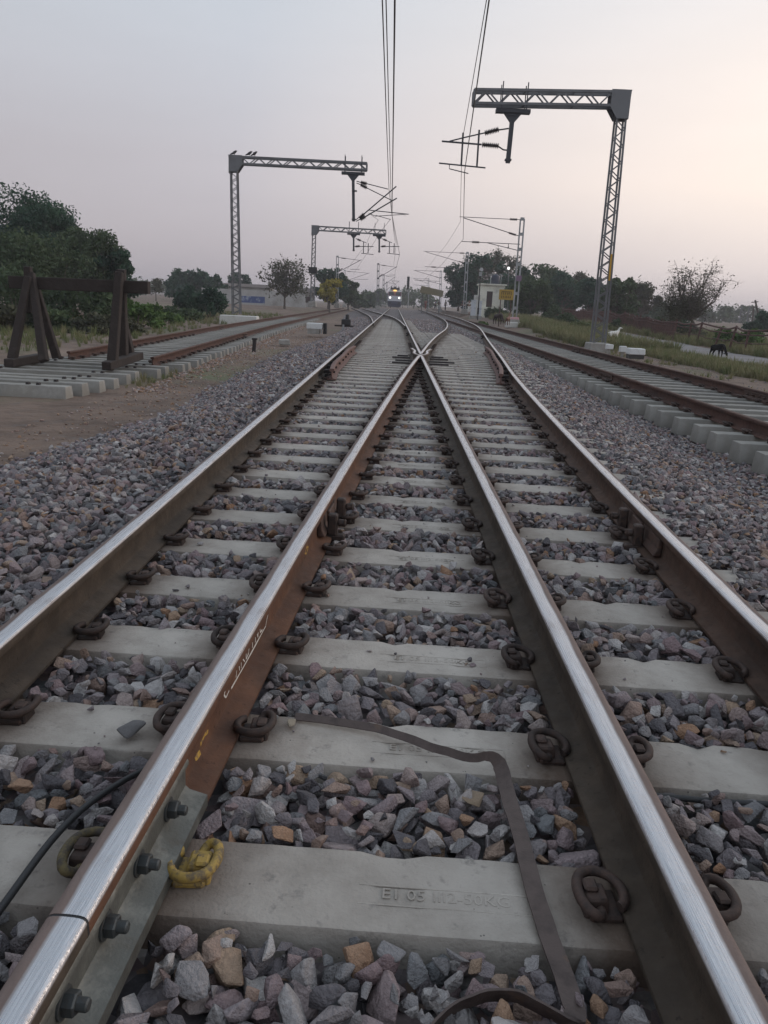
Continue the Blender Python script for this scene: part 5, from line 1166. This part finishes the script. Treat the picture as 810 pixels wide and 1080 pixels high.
# ------------------------------------------------------------------ far left wall and roofs
Yw = 118
def wallpts(u0, u1, vt, vb, y): return at(u0, vb, y).x, at(u1, vb, y).x, at((u0+u1)/2, vb, y).z, at((u0+u1)/2, vt, y).z
x0, x1, zb, zt_ = wallpts(213, 322, 306, 321.5, Yw); zb = ground_z(x0, Yw)-.2
g = empty('boundary_wall', ((x0+x1)/2, Yw, zb), 0, 'long dirty white boundary wall with a blue painted panel', 'wall')
m = MB(); m.box((0, 0, (zt_-zb)/2), (x1-x0, .3, zt_-zb)); m.build('wall', M['white_wall'], g)
xa, xb, za, zc = wallpts(255, 279.5, 312.5, 319.5, Yw); m = MB(); m.box(((xa+xb)/2-(x0+x1)/2, -.156, (za+zc)/2-zb), (xb-xa, .012, zc-za)); m.build('painted_panel', M['blue_mural'], g)
for u0, u1, vt, vw, y, lab in ((238, 286, 299.5, 303, 135, 'low house with a brown roof behind the long wall'), (218, 240, 301, 305, 140, 'small flat shed behind the left end of the long wall'), (318, 330, 304, 309, 128, 'small brown shed at the right end of the long wall')):
    x0, x1, zb, zt_ = wallpts(u0, u1, vt, 321, y); zw = at((u0+u1)/2, vw, y).z; zb = -.3
    g = empty('house', ((x0+x1)/2, y, zb), 0, lab, 'house', 'houses behind the wall'); W_ = x1-x0
    m = MB(); m.box((0, 0, (zw-zb)/2), (W_, 5, zw-zb)); m.build('wall', M['white_wall'], g)
    zr = zt_-zb; ze = zw-zb; m = MB(); m.add([(-W_/2-.3, -2.9, ze), (W_/2+.3, -2.9, ze), (W_/2+.3, 2.9, ze), (-W_/2-.3, 2.9, ze), (-W_/2-.3, 0, zr), (W_/2+.3, 0, zr)], [(0, 1, 5, 4), (2, 3, 4, 5), (0, 4, 3), (1, 2, 5), (3, 2, 1, 0)]); m.build('roof', M['roof'], g)
    for dx in (-.25, .22): m = MB(); m.box((dx*W_, -2.51, ze*.55), (.9, .06, .9)); m.build('window', M['door'], g)

# ------------------------------------------------------------------ trees and bushes
def leaf_mesh(name, P, size, rg, flat=.0):
    n = len(P); nr = rg.normal(size=(n, 3)); nr[:, 2] = np.abs(nr[:, 2])+flat; nr /= np.linalg.norm(nr, axis=1)[:, None]
    t = np.cross(nr, rg.normal(size=(n, 3))); t /= np.linalg.norm(t, axis=1)[:, None]; b = np.cross(nr, t); s = size*(.55+.9*rg.random((n, 1)))
    q = np.stack([P-t*s, P+b*s*.55, P+t*s, P-b*s*.55], 1).reshape(-1, 3).astype(np.float32)
    me = bpy.data.meshes.new(name); me.vertices.add(n*4); me.vertices.foreach_set('co', q.ravel()); me.loops.add(n*4); me.loops.foreach_set('vertex_index', np.arange(n*4, dtype=np.int32))
    me.polygons.add(n); me.polygons.foreach_set('loop_start', np.arange(0, n*4, 4, dtype=np.int32)); me.update(); return me
def ball(rg, k):
    d = rg.normal(size=(k, 3)); return d/np.linalg.norm(d, axis=1)[:, None]*rg.random((k, 1))**.4
def tree(label, x, y, h, w, mat, seed, trunk=.25, n=5000, leaf=.22, sparse=0.0, lobes=14, lean=(0, 0), group='trees along the line', name='tree', cat='tree', zbase=None, depth=None, twigs=True, low=.28, flat=.75, extra=()):
    rg = np.random.default_rng(seed); r = random.Random(seed); z0 = ground_z(x, y) if zbase is None else zbase
    g = empty(name, (x, y, z0), 0, label, cat, group); depth = depth or w
    m = MB(); th = h*trunk; rb = max(.06, h*.022)
    top = Vector((lean[0], lean[1], th)); m.tube([(0, 0, -.3), (lean[0]*.35, lean[1]*.35, th*.45), top], [rb*1.3, rb, rb*.8], 7)
    C_ = []; cz = h*low
    for i in range(lobes):                            # lobe centres fill an uneven dome
        a = r.uniform(0, 2*PI); rr_ = math.sqrt(r.random()); f = r.random(); zz = cz+(h-cz)*(.12+.80*f); k = math.sqrt(max(0.05, 1-((f-.35)/.75)**2))
        C_.append(Vector((lean[0]+math.cos(a)*rr_*w*.38*k, lean[1]+math.sin(a)*rr_*depth*.38*k, zz)))
    tips = []
    for c in C_:
        mid = top.lerp(c, .5)+Vector((r.uniform(-.1, .1)*w, r.uniform(-.1, .1)*w, -.03*h)); m.tube([top-Vector((0, 0, .1*th)), mid, c], [rb*.62, rb*.34, rb*.12], 5); tips.append((mid, c))
        if twigs:
            for j in range(5 if not sparse else 9):
                s0 = mid.lerp(c, r.random()); e_ = s0+Vector((r.gauss(0, 1), r.gauss(0, 1), r.gauss(.35, .8))).normalized()*w*r.uniform(.10, .22); m.tube([s0, s0.lerp(e_, .5)+Vector((0, 0, .02*h)), e_], [rb*.16, rb*.10, rb*.05], 4)
                tips.append((s0, e_))
                if sparse:
                    for q in range(4):
                        s1 = s0.lerp(e_, r.uniform(.3, 1)); e1 = s1+Vector((r.gauss(0, 1), r.gauss(0, 1), r.gauss(.4, .8))).normalized()*w*r.uniform(.05, .12); m.tube([s1, e1], [rb*.07, rb*.035], 3); tips.append((s1, e1))
    m.build('trunk', M['bark'], g)
    P = []; per = max(1, int(n/lobes))
    for c in C_:
        rad = w*r.uniform(.12, .20)*(1.25 if n > 9000 else 1.0); 
        # each lobe is made of small clumps with gaps in between
        for q in range(10):
            d_ = rg.normal(size=3); d_ /= np.linalg.norm(d_); cc = np.array(c)+d_*rad*rg.uniform(.35, 1.0)*np.array((1, 1, flat)); k = max(1, int(per/10*rg.uniform(.5, 1.5)))
            P.append(cc+ball(rg, k)*rad*.52*np.array((1, 1, .8)))
    P = np.concatenate(P); P = P[P[:, 2] > h*.05]
    if sparse:
        P = P[rg.random(len(P)) > sparse]; Q = [np.array(a.lerp(b, rg.random()))+rg.normal(size=3)*.04*w for a, b in tips if rg.random() < .8]; P = np.concatenate([P, np.array(Q)])
    for (ex, ey, ez, er, en) in extra: P = np.concatenate([P, np.array((ex, ey, ez))+rg.normal(size=(en, 3))*np.array((er, er, er*.7))])
    link('crown', leaf_mesh('crown', P, leaf, rg), mat, g); return g
def bush(label, x, y, h, w, mat, seed, n=1500, leaf=.12, group='bushes and weeds', depth=None, zbase=None):
    rg = np.random.default_rng(seed); r = random.Random(seed); z0 = ground_z(x, y) if zbase is None else zbase; g = empty('bush', (x, y, z0), 0, label, 'bush', group); depth = depth or w*.8
    m = MB(); P = []; k = 11
    for i in range(k):
        a = r.uniform(0, 2*PI); q = math.sqrt(r.random()); c = Vector((math.cos(a)*q*w*.42, math.sin(a)*q*depth*.42, h*r.uniform(.25, .85)*(1-.45*q*q)))
        m.tube([(c.x*.15, c.y*.15, -.1), c*.5+Vector((0, 0, .05)), c], [.03, .02, .008], 5)
        for _ in range(6):
            d_ = rg.normal(size=3); cc = np.array(c)+d_*np.array((w, depth, h))*.07; P.append(cc+rg.normal(size=(max(2, n//(k*6)), 3))*np.array((w*.05, depth*.05, h*.075)))
    m.build('stems', M['bark'], g); P = np.concatenate(P); P[:, 2] = np.maximum(P[:, 2], .02)
    link('foliage', leaf_mesh('foliage', P, leaf, rg), mat, g); return g
def gx(u, y): return at(u, 330, y).x
# left: the big dark trees behind the buffer stop
tree('tall dark tree at the left edge, highest of the left clump', gx(20, 54), 54, 7.0, 7.6, M['leaf_dark'], 1, .2, 42000, 0.09, lobes=30, zbase=-.5, low=.18)
tree('tall dark tree at the left edge, cut by the frame', gx(-32, 55), 55, 6.6, 6.0, M['leaf_dark'], 2, .2, 19800, 0.112, lobes=22, zbase=-.5, low=.2)
tree('dark rounded tree right of the highest left tree', gx(56, 52), 52, 6.2, 5.6, M['leaf_dark'], 3, .2, 34000, 0.085, lobes=24, zbase=-.5, low=.16)
tree('green tree over the right half of the buffer stop', gx(96, 48), 48, 4.9, 4.8, M['leaf_mid'], 4, .2, 26000, 0.08, lobes=22, zbase=-.5, low=.14)
tree('small green tree above the right end of the buffer beam', gx(122, 47), 47, 3.8, 2.7, M['leaf_dark'], 5, .2, 11000, 0.086, lobes=14, zbase=-.5, low=.16)
tree('green thorn scrub under the tall left trees', gx(38, 40), 40, 3.5, 6.0, M['leaf_mid'], 6, .15, 15400, 0.086, lobes=20, zbase=-.5, low=.1, cat='tree')
for i, (u, y, h, w, mt, lab) in enumerate(((20, 34, 2.3, 4.0, 'leaf_mid', 'green bush behind the left A frame of the buffer stop'), (72, 33, 1.9, 3.2, 'leaf_mid', 'broad green bush between the two A frames'), (103, 32, 1.75, 1.7, 'leaf_mid', 'tall green bush left of the right A frame'),
     (143, 34, 1.1, 2.6, 'leaf_bright', 'bright green weeds just right of the buffer stop'), (165, 40, 1.0, 2.6, 'leaf_bright', 'bright green weeds along the left track'), (184, 46, .9, 3.2, 'leaf_mid', 'low green scrub left of the white plinth'), (112, 28, .75, 2.4, 'leaf_olive', 'low scrub beside the far left rail'), (127, 40, 1.3, 2.0, 'leaf_bright', 'bright weeds behind the right A frame'), (47, 28, .9, 2.8, 'leaf_mid', 'low green weeds inside the buffer stop'),
     (199, 55, 2.15, 2.6, 'leaf_dark', 'dark round bush left of the left portal, left half of the pair'), (222, 52, 2.1, 2.3, 'leaf_dark', 'dark round bush left of the left portal, right half of the pair'), (2, 27, .9, 2.2, 'leaf_olive', 'low dry weeds at the left edge'))):
    bush(lab, gx(u, y), y, h, w, M[mt], 40+i, 2600, .085 if y < 45 else .10, zbase=-.5)
tree('broad round dark tree far left beyond the field', gx(197, 125), 125, 4.4, 8.4, M['leaf_dark'], 11, .2, 5000, .30, lobes=18, low=.12, zbase=-.3)
tree('round dark tree touching the broad one far left', gx(218, 128), 128, 4.1, 6.6, M['leaf_dark'], 12, .2, 3500, .30, lobes=14, low=.12, zbase=-.3)
tree('thin bare little tree left of the broad round one', gx(165, 105), 105, 3.3, 2.6, M['leaf_olive'], 13, .4, 500, .16, sparse=.3, lobes=8, zbase=-.3)
tree('dark tree top rising behind the long white wall', gx(250, 150), 150, 5.2, 6.5, M['leaf_dark'], 14, .3, 1800, .3, lobes=10, zbase=-.3)
tree('spreading thorn tree with a forked trunk before the white wall', gx(300, 97), 97, 5.6, 7.8, M['leaf_olive'], 15, .30, 2600, .15, sparse=.45, lobes=26, low=.36, zbase=-.35)
tree('small bright yellow green tree beside the left track', gx(347.5, 103), 103, 4.1, 3.3, M['leaf_yellow'], 16, .25, 2600, .17, lobes=14, zbase=-.35)
tree('dark rounded tree behind the yellow green tree', gx(346, 128), 128, 5.9, 6.6, M['leaf_dark'], 17, .2, 3500, .26, lobes=14, low=.15, zbase=-.3)
tree('dark tree right of the yellow green tree', gx(367, 135), 135, 5.4, 6.0, M['leaf_mid'], 18, .2, 3000, .28, lobes=12, low=.12, zbase=-.3)
for i, (u, y, h, w) in enumerate(((385, 190, 3.6, 7), (395, 230, 4.5, 10), (376, 180, 2.4, 5), (436, 290, 6, 16), (446, 260, 5, 12), (405, 280, 4.6, 14), (424, 300, 5, 12))):
    tree('small hazy tree on the skyline near the train', gx(u, y), y, h, w, M['leaf_mid'], 60+i, .2, 900, .5, lobes=9, low=.1, group='hazy trees on the skyline', twigs=False, zbase=-.4)
# right: trees behind the hut and along the field
T = [(483, 128, 7.4, 7.5, 'leaf_dark', 'dark dense tree nearest the track, left of the white hut', 0), (506, 120, 8.4, 8.5, 'leaf_dark', 'tall dark tree behind the white hut', 0), (521, 132, 9.6, 9.5, 'leaf_olive', 'tall tree with thin twiggy top behind the hut', .35),
     (549, 112, 6.8, 7.5, 'leaf_dark', 'dark tree right of the yellow sign, behind the pale mast', 0), (574, 108, 7.0, 8.6, 'leaf_mid', 'broad feathery tree in the middle of the right clump', .12), (592, 102, 5.6, 6.5, 'leaf_dark', 'dark spreading tree at the right of the clump', .12),
     (560, 84, 3.9, 6.0, 'leaf_mid', 'low green tree standing behind the sign and the mast', 0), (622, 92, 4.5, 5.2, 'leaf_dark', 'dark little tree left of the right portal column', .2), (651, 76, 4.1, 4.6, 'leaf_mid', 'flat topped thorn tree right of the portal column', .25),
     (606, 120, 6.0, 7, 'leaf_olive', 'pale twiggy tree behind the right clump', .4), (676, 100, 4.6, 5.0, 'leaf_olive', 'thin twiggy tree left of the leaning thorn tree', .5), (668, 120, 3.4, 5, 'leaf_dark', 'small dark tree behind the thin twiggy one', .1), (700, 130, 2.6, 5, 'leaf_mid', 'low round tree left of the leaning thorn tree', 0)]
for i, (u, y, h, w, mt, lab, sp) in enumerate(T):
    tree(lab, gx(u, y), y, h, w, M[mt], 80+i, .24, 9000, .15 if y < 105 else .18, sparse=sp, lobes=20, low=.12 if sp < .3 else .3)
gg = tree('bare leaning thorn tree standing beyond the fence at right', gx(744, 53), 53, 5.1, 5.6, M['leaf_olive'], 99, .30, 1500, .065, sparse=.72, lobes=34, lean=(-.95, 0), low=.30, extra=((-1.6, 0, 1.9, .38, 900), (-2.2, .3, 2.2, .35, 600), (-1.2, -.2, 2.5, .34, 500), (-1.9, 0, 1.5, .3, 400)), zbase=-.5)
tree('dark dense tree at the right edge behind the fence', gx(806, 74), 74, 2.0, 3.6, M['leaf_dark'], 101, .2, 3500, .13, lobes=14, low=.1, zbase=-.4)
for i, (u, y, h, w) in enumerate(((700, 240, 5, 14), (730, 260, 6, 16), (752, 210, 4.6, 12), (770, 280, 6, 16), (792, 250, 5, 14), (640, 260, 6, 18), (160, 240, 4.5, 14), (185, 280, 5, 16), (140, 260, 5, 14))):
    tree('small hazy tree on the far field edge', gx(u, y), y, h, w, M['leaf_mid'], 120+i, .2, 900, .5, lobes=9, low=.1, group='hazy trees on the far field edge', twigs=False, zbase=-.6)
for i, (u, y, h, w, mt, lab) in enumerate(((586, 66, 1.5, 3.2, 'leaf_mid', 'grey green bush right of the pale mast'), (601, 60, 1.1, 2.2, 'leaf_mid', 'small bush left of the right portal foot'), (517, 78, 1.1, 1.6, 'leaf_mid', 'green bush below the yellow sign'), (527, 76, 1.4, 1.7, 'leaf_mid', 'green bush at the right of the hut step'),
     (508, 62, .6, 1.3, 'leaf_bright', 'low weeds in front of the cabinets'), (665, 60, 1.0, 3.0, 'leaf_mid', 'green bush behind the white goat'), (690, 58, 1.2, 3.4, 'leaf_mid', 'green bush at the left end of the fence'), (771, 43, 1.15, 2.0, 'leaf_bright', 'bright green bush behind the leaning fence'),
     (795, 42, 1.2, 1.8, 'leaf_bright', 'bright green bush behind the right end of the fence'), (730, 50, .9, 2.6, 'leaf_olive', 'dry bush under the leaning thorn tree'), (620, 52, .8, 2.6, 'grass_green', 'tall weeds left of the portal column'), (575, 58, .7, 2.4, 'grass_green', 'tall weeds on the bank right of the mast foot'), (715, 56, 1.3, 2.5, 'leaf_dark', 'dark bush behind the fence, left of the thorn tree trunk'))):
    bush(lab, gx(u, y), y, h, w, M[mt], 150+i, 1800, .085)

# ------------------------------------------------------------------ leaning rusty fence
fe = empty('fence', (16.6, 45, -.5), 0, 'rusty leaning fence of old posts and rails beyond the dirt lane', 'fence')
rr = random.Random(3); yy = 26.0; prev = None; n_ = 0
while yy < 92:
    x = 16.6+.018*(yy-40)+rr.uniform(-.1, .1); z = ground_z(x, yy); ln_ = rr.uniform(.15, .5) if yy < 42 else rr.uniform(-.1, .25); h = rr.uniform(1.05, 1.35)
    t_ = Vector((x+ln_, yy+rr.uniform(-.2, .2), z+h)); m = MB(); m.bar((x, yy, z-.2), t_, .09, .07, (0, 1, 0)); pc(m, 'post', M['fence'], fe); n_ += 1
    if prev:
        m = MB()
        for f, rad in ((.95, .045), (.78, .035), (.45, .022)):
            a = Vector(prev[0]).lerp(prev[1], f); b = Vector((x, yy, z)).lerp(t_, f); mid = a.lerp(b, .5)-Vector((0, 0, rr.uniform(.0, .08))); m.tube([a, mid, b], rad, 5)
        if yy > 48:
            for q in range(9):
                f = q/9; a = Vector(prev[0]).lerp(Vector((x, yy, z)), f); b = prev[1].lerp(t_, f); m.bar(a.lerp(b, rr.uniform(.05, .3)), a.lerp(b, rr.uniform(.85, 1.1)), .07, .03, (0, 1, 0))
        elif yy < 30.5:
            for q in range(6): f = q/6; a = Vector(prev[0]).lerp(Vector((x, yy, z)), f); b = prev[1].lerp(t_, f); m.bar(a, b, .2, .03, (0, 1, 0))
        pc(m, 'rails', M['fence'], fe)
    prev = (Vector((x, yy, z)), t_); yy += rr.uniform(1.5, 2.4)
# poles on the far right skyline
p = at(784, 338, 160); g = empty('pole_frame', p, 0, 'two legged power pole frame on the right skyline', 'power pole')
zt_ = at(784, 321.5, 160).z-p.z
for s in (-1, 1): m = MB(); m.bar((s*.75, 0, -.5), (s*.75, 0, zt_), .16, .16); m.build('pole', M['galv'], g)
m = MB(); m.bar((-.95, 0, zt_*.55), (.95, 0, zt_*.55), .12, .12); m.bar((-.85, 0, zt_*.4), (.85, 0, zt_*.4), .08, .08); m.build('crossarm', M['galv'], g)
for u0, v0, u1, v1, y, lab in ((803, 336, 796.5, 316.5, 85, 'leaning dark pole above the tree at the right edge'), (793.5, 340, 795, 323, 110, 'thin upright pole left of the leaning dark pole')):
    a, b = at(u0, v0, y), at(u1, v1, y); g = empty('utility_pole', a, 0, lab, 'power pole'); m = MB(); m.bar(a-Vector((0, 0, .6)), b, .14, .14, (0, 1, 0)); pc(m, 'pole', M['bark'], g); m = MB(); m.bar(b+Vector((-.35, 0, -.25)), b+Vector((.35, 0, -.15)), .09); pc(m, 'crossarm', M['bark'], g)
p = at(535.8, 330, 92); g = empty('street_lamp', p, 0, 'thin lamp post with a lit white lamp behind the hut', 'lamp'); t_ = at(536.3, 283.5, 92)
m = MB(); m.tube([p-Vector((0, 0, .5)), t_], .045, 6); pc(m, 'post', M['galv'], g); m = MB(); m.lathe(t_-Vector((0, .1, .1)), [(.05, 0), (.15, .1), (.13, .24), (.04, .3)], 10); pc(m, 'lamp', M['lamp_w'], g)

# ------------------------------------------------------------------ grass
grcol = bpy.data.collections.new('grass_kinds')
def tuft(seed, mat, nb=16, h=.3):
    r = random.Random(seed); m = MB()
    for i in range(nb):
        a = r.uniform(0, 2*PI); q = r.uniform(0, .10); ln_ = h*r.uniform(.5, 1.15); bend = r.uniform(.15, .6)*ln_; wd = .010; x, y = math.cos(a)*q, math.sin(a)*q; t = Vector((-math.sin(a), math.cos(a), 0))
        d_ = Vector((math.cos(a), math.sin(a), 0)); p0 = Vector((x, y, -.03)); p1 = p0+Vector((0, 0, ln_*.6))+d_*bend*.4; p2 = p0+Vector((0, 0, ln_))+d_*bend
        m.add([p0-t*wd, p0+t*wd, p1+t*wd*.8, p1-t*wd*.8, p2], [(0, 1, 2, 3), (3, 2, 4)])
    me = m.mesh('tuft'); me.materials.append(mat); return me
for i in range(8):
    o = bpy.data.objects.new('grass_kind_%d' % i, tuft(i, M['grass'] if i < 5 else M['grass_green'])); grcol.objects.link(o)
GP = []; rg = np.random.default_rng(21)
def grass(n, fx, y0, y1, s0, s1, clump=.5, k0=0):
    for _ in range(n):
        y = y0+(y1-y0)*rg.random()**1.0; x = fx(y); 
        if mnoise.noise((x*.5, y*.35, 3.0)) < -clump*.3+rg.normal(0, .12): continue
        s = s0+(s1-s0)*rg.random()**1.5; GP.append((x, y, ground_z(x, y), rg.normal(0, .15), rg.normal(0, .15), rg.random()*6.28, s, s, s*rg.uniform(.7, 1.3), rg.integers(k0, 8), 0))
grass(5500, lambda y: 10.0+2.1*rg.random(), 9, 42, .5, 1.15)
grass(9000, lambda y: 8.9+3.6*rg.random(), 34, 75, .9, 2.0, .8)
grass(500, lambda y: 8.0+1.6*rg.random(), 12, 45, .4, .8, -.2)
grass(6000, lambda y: 16.2+7*rg.random(), 28, 70, .8, 1.8, .6)
grass(1700, lambda y: Lf(y)-1.6-8*rg.random()**1.1, 18, 70, .4, 1.1, .9, 4)
grass(900, lambda y: -9-10*rg.random(), 12, 30, .5, 1.2, .5, 4)
for _ in range(130):                              # weeds round the buffer stop and the loose sleepers
    x, y = -6.9+3.2*rg.random(), 12.4+3.4*rg.random(); s = rg.uniform(.25, .6); GP.append((x, y, -.48, 0, 0, rg.random()*6.28, s, s, s, rg.integers(0, 8), 0))
scatter('grass', GP, grcol, M['grass'], 'dry and green grass tufts along the verges', 'grass')

# ------------------------------------------------------------------ dusty evening air
m = MB(); m.box((0, 650, 5.5), (2600, 1700, 18)); m_h = bpy.data.materials.new('dusty_air'); nt = nodes(m_h)
o_ = nt.nodes.new('ShaderNodeOutputMaterial'); v_ = nt.nodes.new('ShaderNodeVolumePrincipled'); v_.inputs['Color'].default_value = (.86, .84, .88, 1); v_.inputs['Density'].default_value = .0009; v_.inputs['Anisotropy'].default_value = .2
nt.links.new(v_.outputs[0], o_.inputs['Volume']); tag(m.build('haze', m_h), 'thin dusty evening air over the whole line', 'haze', kind='stuff')
